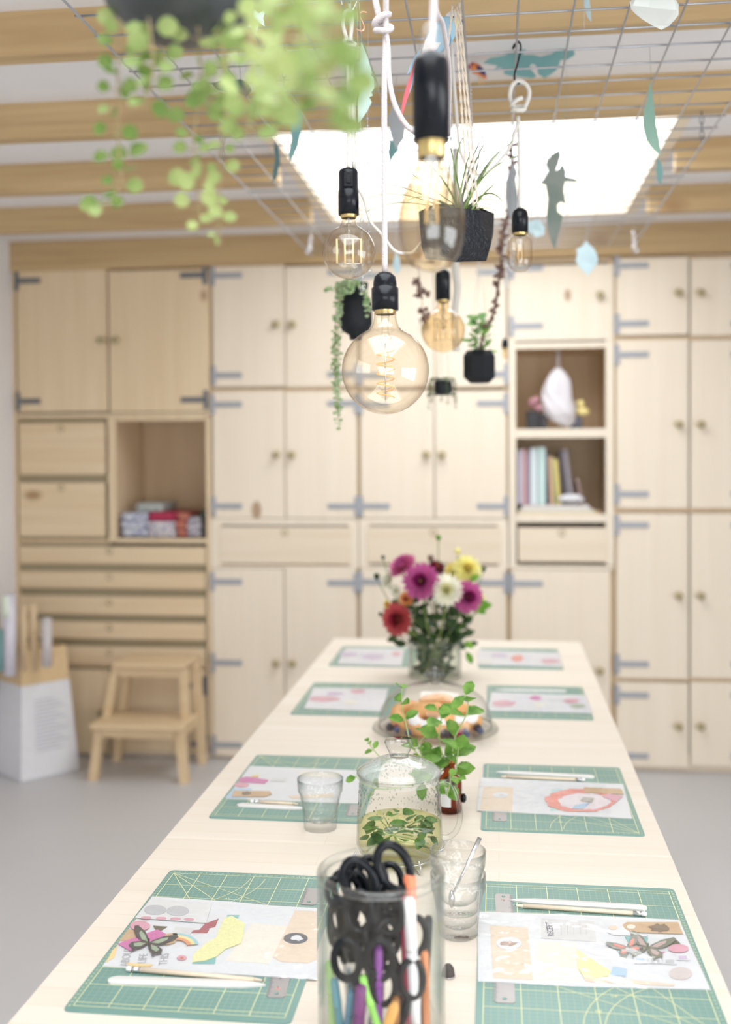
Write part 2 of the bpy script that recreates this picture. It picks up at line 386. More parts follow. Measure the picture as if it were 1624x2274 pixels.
def arc(c, r, a0, a1, n, ux=(1, 0, 0), uy=(0, 1, 0)):
    c = Vector(c); ux = Vector(ux); uy = Vector(uy)
    return [c+ux*(r*cos(a0+(a1-a0)*i/n))+uy*(r*sin(a0+(a1-a0)*i/n)) for i in range(n+1)]
def smooth_path(P, k=6):
    P = [Vector(p) for p in P]; out = []
    for i in range(len(P)-1):
        a = P[max(i-1, 0)]; b = P[i]; c = P[i+1]; d = P[min(i+2, len(P)-1)]
        for j in range(k):
            t = j/k; out.append(0.5*((2*b)+(c-a)*t+(2*a-5*b+4*c-d)*t*t+(-a+3*b-3*c+d)*t*t*t))
    out.append(P[-1]); return out

# ================================================================== the room
X0, X1, Y0, Y1, ZC = ROOM['x0'], ROOM['x1'], ROOM['y0'], ROOM['y1'], ROOM['z']
struct('floor', MB().box((X0-.2, Y0-.2, -.1), (X1+.2, Y1+.2, 0)), FLOOR)
struct('wall_left', MB().box((X0-.15, Y0-.15, 0), (X0, Y1+.15, 2.9)), WALL)
struct('wall_back', MB().box((X0, Y1, 0), (X1, Y1+.15, 2.9)), WALL)
mb = MB(); wy0, wy1, wz0, wz1 = -1.6, 1.7, .1, 1.9
mb.box((X1, Y0, 0), (X1+.15, wy0, 2.9)); mb.box((X1, wy1, 0), (X1+.15, Y1, 2.9)); mb.box((X1, wy0, 0), (X1+.15, wy1, wz0)); mb.box((X1, wy0, wz1), (X1+.15, wy1, 2.9))
struct('wall_right', mb, WALL)
mb = MB(); nx0, nx1, vz0, vz1 = -0.9, 1.9, .5, 1.9
mb.box((X0, Y0-.15, 0), (nx0, Y0, 2.9)); mb.box((nx1, Y0-.15, 0), (X1, Y0, 2.9)); mb.box((nx0, Y0-.15, 0), (nx1, Y0, vz0)); mb.box((nx0, Y0-.15, vz1), (nx1, Y0, 2.9))
struct('wall_front', mb, WALL)
for k, (a0, b0, horiz) in enumerate(((wy0, wy1, False), (nx0, nx1, True))):
    fr = MB(); pn = MB(); n = 3
    if horiz: wz0, wz1 = vz0, vz1
    for i in range(n+1):
        t = a0+(b0-a0)*i/n
        if horiz: fr.box((t-.03, Y0-.10, wz0), (t+.03, Y0-.04, wz1))
        else: fr.box((X1+.04, t-.03, wz0), (X1+.10, t+.03, wz1))
    for z in (wz0+.03, wz1-.03):
        if horiz: fr.box((a0, Y0-.10, z-.03), (b0, Y0-.04, z+.03))
        else: fr.box((X1+.04, a0, z-.03), (X1+.10, b0, z+.03))
    if horiz: pn.box((a0, Y0-.075, wz0), (b0, Y0-.070, wz1))
    else: pn.box((X1+.070, a0, wz0), (X1+.075, b0, wz1))
    f = struct('window_%d' % (k+3), fr, LINING); part('pane', pn, PANE, f)
# ceiling slab with the two skylight openings
mb = MB(); (a, b, c, d), (a2, b2, c2, d2) = [(q[0]-.04, q[1]+.04, q[2]-.04, q[3]+.04) for q in SKY]
mb.box((X0, Y0, ZC), (a, Y1, ZC+.06)); mb.box((b, Y0, ZC), (X1, Y1, ZC+.06))
mb.box((a, d, ZC), (b, Y1, ZC+.06)); mb.box((a, d2, ZC), (b, c, ZC+.06)); mb.box((a, Y0, ZC), (b, c2, ZC+.06))
struct('ceiling', mb, CEIL)
for k, (a, b, c, d) in enumerate(SKY):
    mb = MB(); t = .04; z0, z1 = ZC-.02, ZC+SH+.01
    mb.box((a-t, c-t, z0), (a, d+t, z1)); mb.box((b, c-t, z0), (b+t, d+t, z1)); mb.box((a, c-t, z0), (b, c, z1)); mb.box((a, d, z0), (b, d+t, z1))
    f = struct('window_%d' % (k+1), mb, LINING)
    part('pane', MB().box((a, c, ZC+SH-.006), (b, d, ZC+SH)), PANE, f)
n = 1
for yb in (-1.43, -.8, -.17, .46, 1.09, 1.72, 2.35, 2.97, 3.60, 4.24):
    mb = MB()
    if any(c-.05 < yb < d+.02 for (a, b, c, d) in SKY):
        mb.box((X0, yb, 2.36), (-.73, yb+.055, ZC)); mb.box((.575, yb, 2.36), (X1, yb+.055, ZC))
        for q in range(2):
            m1 = MB(); m1.v = mb.v[q*8:q*8+8]; m1.f = [tuple(i for i in f) for f in mb.f[:6]]; m1.m = [0]*6; m1.s = [False]*6
            struct('trim_%d' % n, m1, BEAM); n += 1
    else:
        mb.box((X0, yb, 2.36), (X1, yb+.055, ZC)); struct('trim_%d' % n, mb, BEAM); n += 1

# ================================================================== cabinet wall
YW = 4.95
def RX(px, py): return on_y(px, py, YW).x
def RZ(px, py): return on_y(px, py, YW).z
def rect(x0, y0, x1, y1):
    ym = (y0+y1)/2; xm = (x0+x1)/2
    return RX(x0, ym), RX(x1, ym), RZ(xm, y1), RZ(xm, y0)
struct('trim_%d' % n, MB().box((X0, YW-.012, RZ(800, 583)), (X1, YW+.03, ZC)), BEAM); n += 1
CT = RZ(800, 583)-.003
def door(u, px, name='door', hinges=(), knob=None, wood_m=WOOD_V, dark=False):
    x0, x1, z0, z1 = rect(*px)
    d = part(name, MB().box((x0, YW, z0), (x1, YW+.02, z1), bev=.0025), wood_m, u)
    for (hx, hy, side) in hinges:
        X, Z = RX(hx, hy), RZ(hx, hy)
        h = MB(); xe = x0 if side < 0 else x1
        h.box((xe, YW-.005, Z-.013), (X, YW, Z+.013), bev=.002)
        if side < 0: h.box((xe-.009, YW-.007, Z-.045), (xe+.012, YW, Z+.045), bev=.002)
        else: h.box((xe-.012, YW-.007, Z-.045), (xe+.009, YW, Z+.045), bev=.002)
        for q in (.3, .6, .9): h.ball((xe+(X-xe)*q, YW-.005, Z), .004, 8)
        part('strap_hinge', h, HINGE_D if dark else HINGE, d)
    if knob:
        X, Z = RX(*knob), RZ(*knob)
        k = MB().lathe([(.0085, 0), (.0085, .014), (.017, .018), (.0185, .026), (.015, .033), (.0001, .035)], (X, YW, Z), 16, ax=(0, -1, 0))
        part('knob', k, PULL, d)
    return d
def drawer(u, px, pull=None, wood_m=WOOD_H, inset=0.0):
    x0, x1, z0, z1 = rect(*px); y = YW+inset
    d = part('drawer', MB().box((x0, y, z0), (x1, y+.02, z1), bev=.002).box((x0+.02, y+.021, z0+.01), (x1-.02, y+.38, z1-.02)), wood_m, u)
    if pull:
        X, Z = RX(*pull), RZ(*pull)
        part('finger_pull', MB().lathe([(.016, 0), (.016, .003), (.011, .003), (.011, -.004), (.0001, -.004)], (X, y, Z), 20, ax=(0, -1, 0)), PULL, d)
    return d
def carcass(u, x0, x1, shelves, extra=(), back=True):
    m = MB(); t = .018; y0, y1 = YW+.022, Y1-.03
    m.box((x0, y0, .06), (x0+t, y1, CT)); m.box((x1-t, y0, .06), (x1, y1, CT))
    m.box((x0+t, y0, CT-t), (x1-t, y1, CT)); m.box((x0+t, y0, .06), (x1-t, y1, .078))
    if back: m.box((x0+t, y1-.012, .078), (x1-t, y1, CT-t))
    for z in shelves: m.box((x0+t, y0, z-t/2), (x1-t, y1-.012, z+t/2))
    for (a, b) in extra: m.box(a, b)
    part('carcass', m, CARC, u)
    part('plinth', MB().box((x0, YW+.03, 0), (x1, YW+.05, .06)), WOOD_H, u)

LX = RX(28, 900); U1 = RX(469, 1200); U2 = RX(797, 1200); U3 = RX(1130, 1200); U4 = RX(1365, 1200); U5 = RX(1705, 1200); U6 = X1
# unit with drawers, open niche and two pairs of doors
u = thing('cabinet', ((LX+U1)/2, YW, 0), 'tall pine cabinet in the left corner with wide shallow drawers and an open fabric niche', 'cabinet', 'pine cabinets along the back wall')
zN1, zN0 = RZ(350, 922), RZ(350, 1203); xN = RX(248, 1060)
carcass(u, LX, U1, [zN1, zN0, RZ(250, 1480)],
        extra=[((xN-.009, YW+.022, zN0+.009), (xN+.009, Y1-.045, zN1-.009))])
face = MB()
for (a, b, c, d) in ((25, 597, 38, 1690), (458, 597, 469, 1690), (240, 925, 257, 1203), (38, 918, 458, 926), (257, 926, 458, 934), (257, 1196, 458, 1206)):
    x0, x1, z0, z1 = rect(a, b, c, d); face.box((x0, YW+.004, max(z0, .06)), (x1, YW+.0215, z1))
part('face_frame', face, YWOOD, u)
for yy in (930, 1063, 1202, 1262, 1317, 1374, 1427, 1480):
    x1r = 240 if yy < 1203 else 458
    part('drawer_rail', MB().box((RX(38, yy), YW+.030, RZ(140, yy+11)), (RX(x1r, yy), YW+.05, RZ(140, yy-11))), RAIL_SHADED, u)
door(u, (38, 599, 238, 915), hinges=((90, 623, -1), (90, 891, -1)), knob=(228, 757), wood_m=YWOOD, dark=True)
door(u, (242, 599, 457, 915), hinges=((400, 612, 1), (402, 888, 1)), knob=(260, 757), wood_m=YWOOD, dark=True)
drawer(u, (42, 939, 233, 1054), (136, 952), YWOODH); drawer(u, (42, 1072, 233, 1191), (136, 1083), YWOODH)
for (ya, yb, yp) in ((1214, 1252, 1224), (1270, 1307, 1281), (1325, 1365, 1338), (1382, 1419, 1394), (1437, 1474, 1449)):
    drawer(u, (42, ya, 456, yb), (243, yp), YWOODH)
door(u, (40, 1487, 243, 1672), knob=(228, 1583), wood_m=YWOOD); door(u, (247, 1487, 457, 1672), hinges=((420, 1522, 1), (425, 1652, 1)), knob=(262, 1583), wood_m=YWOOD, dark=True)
# two wide units
def wide(u, xa, xb, sm, hl, hr, kn, lb):
    door(u, (xa+3, 590, sm-1, 859), hinges=((xa+68, 611, -1), (xa+68, 833, -1)) if hl else (), knob=(sm-18, 722))
    door(u, (sm+1, 590, xb-3, 859), hinges=((xb-68, 605, 1), (xb-68, 831, 1)), knob=(sm+18, 722), wood_m=WOOD_V2)
    door(u, (xa+3, 868, sm-1, 1151), hinges=((xa+68, 898, -1), (xa+68, 1124, -1)), knob=(sm-17, 1010), wood_m=WOOD_V2)
    door(u, (sm+1, 868, xb-3, 1151), hinges=((xb-68, 896, 1), (xb-68, 1124, 1)), knob=(sm+17, 1010))
    drawer(u, (xa+17, 1170, xb-14, 1252), ((xa+xb)/2, 1183))
    door(u, (xa+3, 1263, sm-1, 1680), hinges=((xa+68, 1292, -1), (xa+68, 1472, -1), (xa+68, 1655, -1)), knob=(sm-18, 1472))
    door(u, (sm+1, 1263, xb-3, 1683), hinges=((xb-68, 1294, 1), (xb-68, 1474, 1), (xb-68, 1660, 1)), knob=(sm+18, 1472), wood_m=WOOD_V2)
    f = MB(); x0, x1, z0, z1 = rect(xa, 1152, xb, 1262); xs = .045
    f.box((x0, YW+.004, z0), (x0+xs, YW+.0215, z1)); f.box((x1-xs, YW+.004, z0), (x1, YW+.0215, z1))
    f.box((x0+xs, YW+.004, z1-.03), (x1-xs, YW+.0215, z1)); f.box((x0+xs, YW+.004, z0), (x1-xs, YW+.0215, z0+.012))
    part('face_frame', f, WOOD_V, u)
u = thing('cabinet', ((U1+U2)/2, YW, 0), 'pale pine cabinet with dark strap hinges just right of the drawer cabinet', 'cabinet', 'pine cabinets along the back wall')
carcass(u, U1+.002, U2-.002, [RZ(630, 864), RZ(630, 1160), RZ(630, 1258)]); wide(u, 470, 796, 633, True, True, None, 0)
u = thing('cabinet', ((U2+U3)/2, YW, 0), 'pale pine cabinet directly behind the bouquet and the far end of the table', 'cabinet', 'pine cabinets along the back wall')
carcass(u, U2+.002, U3-.002, [RZ(630, 864), RZ(630, 1160), RZ(630, 1258)]); wide(u, 798, 1128, 965, True, True, None, 0)
# unit with two open niches
u = thing('cabinet', ((U3+U4)/2, YW, 0), 'narrow pine cabinet with two open niches holding books and ornaments', 'cabinet', 'pine cabinets along the back wall')
zs = [RZ(1245, 766), RZ(1245, 962), RZ(1245, 1150), RZ(1245, 1260)]
carcass(u, U3+.002, U4-.002, zs)
face = MB()
for (a, b, c, d) in ((1130, 585, 1146, 1255), (1346, 585, 1364, 1255), (1146, 760, 1346, 773), (1146, 952, 1346, 972), (1146, 1142, 1346, 1160), (1130, 1256, 1364, 1264)):
    x0, x1, z0, z1 = rect(a, b, c, d); face.box((x0, YW+.004, z0), (x1, YW+.0215, z1))
part('face_frame', face, WOOD_V, u)
door(u, (1136, 588, 1358, 756), hinges=((1206, 595, -1), (1206, 723, -1)), knob=(1333, 657))
drawer(u, (1151, 1172, 1350, 1248), (1248, 1183))
door(u, (1136, 1266, 1356, 1696), hinges=((1206, 1296, -1), (1206, 1474, -1), (1206, 1660, -1)), knob=(1332, 1488), wood_m=WOOD_V2)
# right units
rows = ((572, 744, 652, (589, 718)), (754, 1129, 943, (787, 1097)), (1140, 1507, 1322, (1166, 1475)), (1516, 1703, 1611, (1544, 1679)))
u = thing('cabinet', ((U4+U5)/2, YW, 0), 'tall pine locker cabinet with four rows of paired doors right of the niches', 'cabinet', 'pine cabinets along the back wall')
carcass(u, U4+.002, U5-.002, [RZ(1530, 749), RZ(1530, 1134), RZ(1530, 1512)])
for i, (a, b, k, (h1, h2)) in enumerate(rows):
    door(u, (1370, a, 1530, b), hinges=((1441, h1, -1), (1441, h2, -1)), knob=(1507, k), wood_m=WOOD_V if i % 2 else WOOD_V2)
    door(u, (1534, a, 1694, b), hinges=((1624, h1, 1), (1624, h2, 1)), knob=(1556, k), wood_m=WOOD_V2 if i % 2 else WOOD_V)
# ================================================================== table
TZ = .76; TX0, TX1, TY0, TY1 = -.606, .297, .62, 3.97
t = thing('work_table', ((TX0+TX1)/2, (TY0+TY1)/2, 0), 'long pale birch workshop table running towards the back cabinets', 'table')
part('tabletop', MB().box((TX0, TY0, TZ-.03), (TX1, 1.90, TZ), bev=.0025).box((TX0, 1.9015, TZ-.03), (TX1, TY1, TZ), bev=.0025), TABLE, t)
for x in (TX0+.06, TX1-.13):
    for y in (TY0+.06, 1.86, TY1-.13): part('leg', MB().box((x, y, 0), (x+.07, y+.07, TZ-.0305), bev=.004), TABLE, t)
part('apron', MB().box((TX0+.075, TY0+.13, TZ-.11), (TX0+.10, TY1-.13, TZ-.0305)).box((TX1-.10, TY0+.13, TZ-.11), (TX1-.075, TY1-.13, TZ-.0305)), TABLE, t)

# ------------------------------------------------------------------ cutting mats
def make_mat():
    w2, l2, r, th = .148, .2265, .009, .0022
    m = MB(); o = []
    for (cx, cyy, a0) in ((w2-r, l2-r, 0), (-w2+r, l2-r, pi/2), (-w2+r, -l2+r, pi), (w2-r, -l2+r, 3*pi/2)):
        o += [Vector((cx+r*cos(a0+pi/2*i/4), cyy+r*sin(a0+pi/2*i/4), 0)) for i in range(5)]
    m.poly(o, th, (0, 0, 1))
    z = th+.00012; S = .0093; gx0, gx1 = -.1385, .1385; gy1 = .214; gy0 = -.214
    def seg(a, b, wd, mi):
        a = Vector((a[0], a[1], z)); b = Vector((b[0], b[1], z)); d = (b-a).normalized(); s = Vector((-d.y, d.x, 0))*wd/2
        m.add([a-s, b-s, b+s, a+s], [(0, 1, 2, 3)], mi)
    nx = int(round((gx1-gx0)/S)); ny = int(round((gy1-gy0)/S)); sx = (gx1-gx0)/nx; sy = (gy1-gy0)/ny
    for i in range(nx+1):
        big = i % 5 == 0 or i in (0, nx); seg((gx0+i*sx, gy0), (gx0+i*sx, gy1), .0012 if big else .00045, 1 if big else 2)
    for j in range(ny+1):
        big = j % 5 == 0 or j in (0, ny); seg((gx0, gy1-j*sy), (gx1, gy1-j*sy), .0012 if big else .00045, 1 if big else 2)
    for a in (30, 45, 60):
        L = min((gx1-gx0)/cos(radians(a)), .26); seg((gx0, gy1), (gx0+L*cos(radians(a)), gy1-L*sin(radians(a))), .0011, 1)
    for R in (.135, .16):
        P = [(gx0+R*cos(t), gy1-R*sin(t)) for t in [radians(3+84*i/16) for i in range(17)]]
        for p, q in zip(P, P[1:]): seg(p, q, .0011, 1)
    for i in range(0, nx+1, 1):
        text(m, str(i), .0055, (gx0+i*sx, gy1+.0048, z), (1, 0, 0), (0, 1, 0), 1)
    for j in range(0, ny+1, 1):
        text(m, str(j), .0055, (gx0-.0048, gy1-j*sy, z), (0, 1, 0), (-1, 0, 0), 1)
    for a, s_ in ((20, '30'), (38, '45'), (55, '60')):
        text(m, s_, .009, (gx0+.147*cos(radians(a)), gy1-.147*sin(radians(a)), z), (1, 0, 0), (0, 1, 0), 1)
    return m
MATN = 'green A3 cutting mat with yellow grid'
G = 'cutting mats laid along the table'
m0 = single('cutting_mat', make_mat(), [MATG, MATL, MATF], 'green cutting mat nearest the camera on the left of the table', 'cutting mat', G, loc=(0, 0, 0))
mats_ = [(-.5475, -.255, 1.292, 1.747, 0, None), (-.553, -.257, 2.005, 2.430, 0, 'green cutting mat left of the teapot, under the tumbler and its packet'),
         (-.550, -.268, 2.814, 3.200, 0, 'green cutting mat left of the pastry dome, third of the left row'), (-.548, -.272, 3.455, 3.797, 0, 'green cutting mat at the far left end of the table, left of the bouquet'),
         (-.030, .277, 1.300, 1.757, pi, 'green cutting mat nearest the camera on the right, under the RECEIPT packet'), (-.033, .264, 1.992, 2.412, pi, 'green cutting mat under the packet with the coral wreath, right of the teapot'),
         (-.032, .245, 2.828, 3.210, pi, 'green cutting mat right of the pastry dome, third of the right row'), (-.062, .206, 3.460, 3.805, pi, 'green cutting mat at the far right end of the table, right of the bouquet')]
for i, (a, b, c, d, rz, lb) in enumerate(mats_):
    o = m0 if i == 0 else dup(m0, (0, 0, 0), label=lb)
    o.location = ((a+b)/2, (c+d)/2, TZ); o.rotation_euler = (0, 0, rz); o.scale = ((b-a)/.296, (d-c)/.453, 1)
MZ = TZ+.0024

# ------------------------------------------------------------------ craft packets
def P_(px, py, z): return on_z(px, py, z)
def flat(mb, pts, z, th=.0004, mi=0): mb.poly([P_(x, y, z) for (x, y) in pts], th, (0, 0, 1), mi); return mb
def disc(px, py, rx, ry, n=20, rot=0):
    return [(px+rx*cos(2*pi*i/n)*cos(rot)-ry*sin(2*pi*i/n)*sin(rot), py+rx*cos(2*pi*i/n)*sin(rot)+ry*sin(2*pi*i/n)*cos(rot)) for i in range(n)]
def blob(px, py, rx, ry, n=26, j=.12, seed=1):
    r = random.Random(seed); return [(px+rx*cos(2*pi*i/n)*(1+r.uniform(-j, j)), py+ry*sin(2*pi*i/n)*(1+r.uniform(-j, j))) for i in range(n)]
PK = 'craft paper packets on the cutting mats'
PINK = paint('pink_paper', (0.72, 0.36, 0.44)); MAG = paint('magenta_paper', (0.66, 0.18, 0.42)); TEALP = paint('teal_paper', (0.22, 0.52, 0.50)); YEL = paint('yellow_paper', (0.84, 0.82, 0.42), var=.18, scale=300)
PALEG = paint('pale_grey_paper', (0.70, 0.69, 0.68)); CREAM = paint('cream_paper', (0.84, 0.80, 0.70)); BLUEP = paint('pale_blue_paper', (0.45, 0.62, 0.78)); CORAL = paint('coral_paper', (0.85, 0.30, 0.24), var=.2, scale=150)
GOLD = paint('golden_card', (0.88, 0.66, 0.30)); RUST = paint('rust_paper', (0.60, 0.16, 0.07)); BROWN = paint('brown_wing', (0.06, 0.05, 0.045)); SAGE = paint('sage_wing', (0.36, 0.44, 0.30)); LILAC = paint('lilac_paper', (0.62, 0.50, 0.66)); SILV = paint('silver_foil', (0.55, 0.56, 0.58), .35)
def butterfly(u, cx, cyy, s, ang, z, dark=BROWN, light=SAGE):
    m = MB()
    def wing(pts, mi, dz):
        ca, sa = cos(ang), sin(ang); m.poly([P_(cx+(x*ca-y*sa)*s, cyy+(x*sa+y*ca)*s*.62, z+dz) for (x, y) in pts], .0003, (0, 0, 1), mi)
    for sg in (1, -1):
        wing([(0, 0), (.12*sg, -.30), (.55*sg, -.85), (1.15*sg, -1.25), (1.32*sg, -1.12), (1.18*sg, -.70), (.85*sg, -.25), (.3*sg, .05)], 0, 0)
        wing([(0, .02), (.5*sg, .02), (.92*sg, .28), (.98*sg, .62), (.72*sg, .78), (.60*sg, 1.08), (.48*sg, .80), (.2*sg, .5)], 0, 0)
        wing([(.12*sg, -.10), (.5*sg, -.62), (.82*sg, -.86), (.84*sg, -.62), (.5*sg, -.14)], 1, .0004); wing([(.16*sg, .10), (.5*sg, .14), (.76*sg, .34), (.66*sg, .58), (.34*sg, .46)], 1, .0004)
    m.tube([P_(cx, cyy-.35*s*.62, z+.001), P_(cx, cyy+.4*s*.62, z+.001)], .0012, 6, 0)
    part('paper_butterfly', m, [dark, light], u)
def sleeve(u, pts, h=.0055):
    c = MB(); top = [P_(x, y, MZ+h) for (x, y) in pts]; m = len(top); n = 14
    # wrinkled film: bilinear grid over the four corners
    r = random.Random(int(pts[0][0])); vs = []
    for j in range(n+1):
        for i in range(n+1):
            a = top[0].lerp(top[1], i/n); b = top[3].lerp(top[2], i/n); p = a.lerp(b, j/n)
            e = 0 if i in (0, n) or j in (0, n) else 1
            vs.append(p+Vector((0, 0, e*r.uniform(-.0005, .0009))))
    c.add(vs, [(j*(n+1)+i, (j+1)*(n+1)+i, (j+1)*(n+1)+i+1, j*(n+1)+i+1) for j in range(n) for i in range(n)], 0, True)
    part('plastic_sleeve', c, PLASTIC, u)

# near left packet
Z = MZ
u = thing('craft_packet', P_(420, 2080, MZ), 'clear packet of paper scraps with butterfly and rainbow, on the nearest left mat', 'packet', PK)
part('backing_card', flat(MB(), [(338, 1992), (520, 2004), (600, 2012), (704, 2018), (704, 2176), (430, 2160), (228, 2146)], Z, .001), WHITE, u)
part('kraft_envelope', flat(MB(), [(655, 2022), (704, 2024), (704, 2132), (685, 2139), (624, 2136), (606, 2126)], Z+.0012), PEACH, u)
c = MB(); flat(c, disc(657, 2084, 27, 12), Z+.0018); part('cameo_sticker', c, paint('dark_print', (.10, .10, .12)), u)
c = MB(); flat(c, blob(660, 2083, 14, 6, 14, .3), Z+.0024, .0002); part('cameo_profile', c, WHITE, u)
part('yellow_paper_cutout', flat(MB(), [(500, 2038), (515, 2034), (530, 2042), (544, 2052), (540, 2080), (535, 2095), (500, 2108), (482, 2124), (455, 2134), (428, 2137), (430, 2120), (455, 2096), (480, 2082), (488, 2060)], Z+.0020), YEL, u)
part('teal_paper_map', flat(MB(), [(505, 2032), (532, 2032), (520, 2060), (500, 2050)], Z+.0012, .0003).add(*(lambda q: (q, [(0, 1, 2, 3)]))([P_(450, 2128, Z+.0016), P_(480, 2124, Z+.0016), P_(478, 2140, Z+.0016), P_(425, 2140, Z+.0016)])), TEALP, u)
part('translucent_envelope', flat(MB(), [(335, 1996), (470, 2008), (458, 2050), (300, 2038)], Z+.0026), paint('glassine', (.76, .76, .75)), u)
for (x, y) in ((345, 2021), (395, 2023)): part('foil_circle', flat(MB(), disc(x, y, 25, 11), Z+.0032), SILV, u)
c = MB()
for x in (325, 358, 390, 420): flat(c, disc(x, 2038+(x-325)*.04, 12, 3, 10), Z+.0032)
part('pink_bunting', c, PINK, u)
part('pink_paper_circle', flat(MB(), disc(311, 2056, 22, 11), Z+.0028), PINK, u)
part('magenta_tag', flat(MB(), [(262, 2096), (350, 2064), (372, 2076), (290, 2112)], Z+.0024), MAG, u)
c = flat(MB(), [(285, 2064), (320, 2066), (305, 2088), (265, 2090)], Z+.0014); part('brown_scrap', c, KRAFT, u)
c = flat(MB(), [(358, 2088), (370, 2074), (392, 2072), (398, 2080), (388, 2094), (370, 2098)], Z+.0028); part('kraft_tag', c, KRAFT, u)
part('tag_eyelet', flat(MB(), disc(378, 2085, 7, 4, 12), Z+.0034, .0002), CREAM, u)
for k, (r0, col) in enumerate(((50, 'rainbow_blue'), (42, 'rainbow_yellow'), (33, 'rainbow_orange'))):
    cc = {'rainbow_blue': (.35, .62, .68), 'rainbow_yellow': (.90, .74, .36), 'rainbow_orange': (.80, .34, .16)}[col]
    pts = [(392+r0*cos(t), 2100-r0*.55*sin(t)) for t in [radians(8+92*i/10) for i in range(11)]]+[(392+(r0-9)*cos(t), 2100-(r0-9)*.55*sin(t)) for t in [radians(100-92*i/10) for i in range(11)]]
    part('rainbow_band', flat(MB(), pts, Z+.0030+k*.0003, .0002), paint(col, cc), u)
butterfly(u, 331, 2094, 40, radians(22), Z+.0040)
part('red_washer', flat(MB(), disc(404, 2127, 11, 5.5, 16), Z+.0020), PINK, u, label='small red ring')
part('washer_centre', flat(MB(), disc(404, 2127, 4, 2, 10), Z+.0026, .0002), RUST, u)
c = MB()
for s_, x, y in (('THIS', 365, 2130), ('LIFE', 318, 2128), ('ABOUT', 282, 2124)): text(c, s_, .017, P_(x, y, Z+.0016), (-.22, 1, 0), (-1, -.22, 0))
part('printed_lettering', c, INKL, u)
part('cream_card', flat(MB(), [(560, 2050), (640, 2056), (598, 2140), (500, 2134)], Z+.0011, .0001), CREAM, u)
c = MB(); flat(c, [(455, 2052), (486, 2040), (478, 2058), (440, 2068)], Z+.0014); flat(c, [(430, 2066), (465, 2064), (460, 2072), (425, 2072)], Z+.0014)
part('red_paper_strip', c, paint('dark_red_print', (.42, .10, .12)), u)
c = flat(MB(), [(390, 2058), (430, 2062), (420, 2080), (380, 2076)], Z+.0015); flat(c, [(340, 2056), (372, 2058), (350, 2072)], Z+.0016, mi=1); part('patterned_scraps', c, [PALEG, paint('black_gold', (.12, .10, .05))], u)
c = flat(MB(), [(250, 2110), (262, 2100), (255, 2126), (235, 2138)], Z+.0014); flat(c, [(280, 2138), (340, 2142), (335, 2147), (290, 2146)], Z+.0014); part('orange_scrap', c, GOLD, u)
sleeve(u, [(332, 1990), (706, 2012), (706, 2176), (224, 2146)])

# near right packet
u = thing('craft_packet', P_(1320, 2110, MZ), 'clear packet with RECEIPT slip and kraft tags, on the nearest right mat', 'packet', PK)
part('backing_card', flat(MB(), [(1062, 2026), (1300, 2034), (1508, 2044), (1578, 2198), (1300, 2192), (1062, 2180)], Z, .001), WHITE, u)
part('kraft_envelope', flat(MB(), [(1088, 2055), (1172, 2060), (1184, 2176), (1096, 2172)], Z+.0012), PEACH, u)
part('round_sticker', flat(MB(), disc(1131, 2095, 28, 14), Z+.0018), WHITE, u)
c = flat(MB(), blob(1131, 2095, 18, 5, 14, .35, 3), Z+.0024, .0002); part('sticker_print', c, paint('sticker_print_brown', (.45, .30, .24)), u)
part('receipt_slip', flat(MB(), [(1202, 2040), (1320, 2046), (1325, 2092), (1202, 2084)], Z+.0013), PALEG, u)
c = MB(); text(c, 'RECEIPT', .0125, P_(1222, 2063, Z+.0019), (-.03, 1, 0), (-1, -.03, 0))
for i in range(5):
    a = P_(1246+i*14, 2052, Z+.0019); b = P_(1247+i*14, 2076, Z+.0019); c.add([a, b, b+Vector((.0002, 0, 0)), a+Vector((.0002, 0, 0))], [(0, 1, 2, 3)])
part('printed_lettering', c, INK, u)
part('kraft_tag', flat(MB(), [(1383, 2054), (1392, 2048), (1506, 2048), (1518, 2074), (1402, 2070), (1388, 2062)], Z+.0024), KRAFT, u)
part('tag_stamp', flat(MB(), blob(1463, 2061, 22, 9, 18, .3, 5), Z+.0030, .0002), paint('tag_stamp_brown', (.22, .14, .08)), u)
part('tag_eyelet', flat(MB(), disc(1402, 2058, 10, 5, 14), Z+.0030, .0002), CREAM, u)
part('white_tag', flat(MB(), [(1345, 2052), (1392, 2046), (1398, 2072), (1440, 2076), (1436, 2080), (1360, 2076), (1346, 2068)], Z+.0020), WHITE, u)
part('tag_ring', flat(MB(), disc(1362, 2060, 10, 5, 14), Z+.0026, .0002), PEACH, u)
part('teal_label', flat(MB(), [(1388, 2080), (1440, 2082), (1436, 2096), (1396, 2094)], Z+.0018), TEALP, u)
butterfly(u, 1440, 2104, 40, radians(15), Z+.0036, paint('olive_wing', (.18, .19, .13)), paint('rose_wing', (.55, .40, .38)))
butterfly(u, 1395, 2104, 30, radians(-25), Z+.0040, paint('grey_wing', (.28, .30, .26)), CORAL)
part('pink_paper_circle', flat(MB(), disc(1507, 2106, 23, 9), Z+.0026), PINK, u)
part('magenta_scrap', flat(MB(), [(1440, 2112), (1478, 2114), (1462, 2120)], Z+.0022), MAG, u)
c = flat(MB(), [(1470, 2088), (1504, 2088), (1512, 2096), (1478, 2102)], Z+.0020); part('black_gold_scrap', c, paint('black_gold', (.12, .10, .05)), u)
for k, (x, y, col) in enumerate(((1422, 2133, BLUEP), (1455, 2133, SILV), (1487, 2135, SILV), (1516, 2126, LILAC))):
    part('postage_stamp', flat(MB(), [(x-15, y-8), (x+14, y-7), (x+17, y+7), (x-13, y+6)], Z+.0022, .0003).add([P_(x-9, y-4, Z+.0027), P_(x+9, y-4, Z+.0027), P_(x+11, y+4, Z+.0027), P_(x-8, y+4, Z+.0027)], [(0, 3, 2, 1)], 1), [WHITE, col], u)
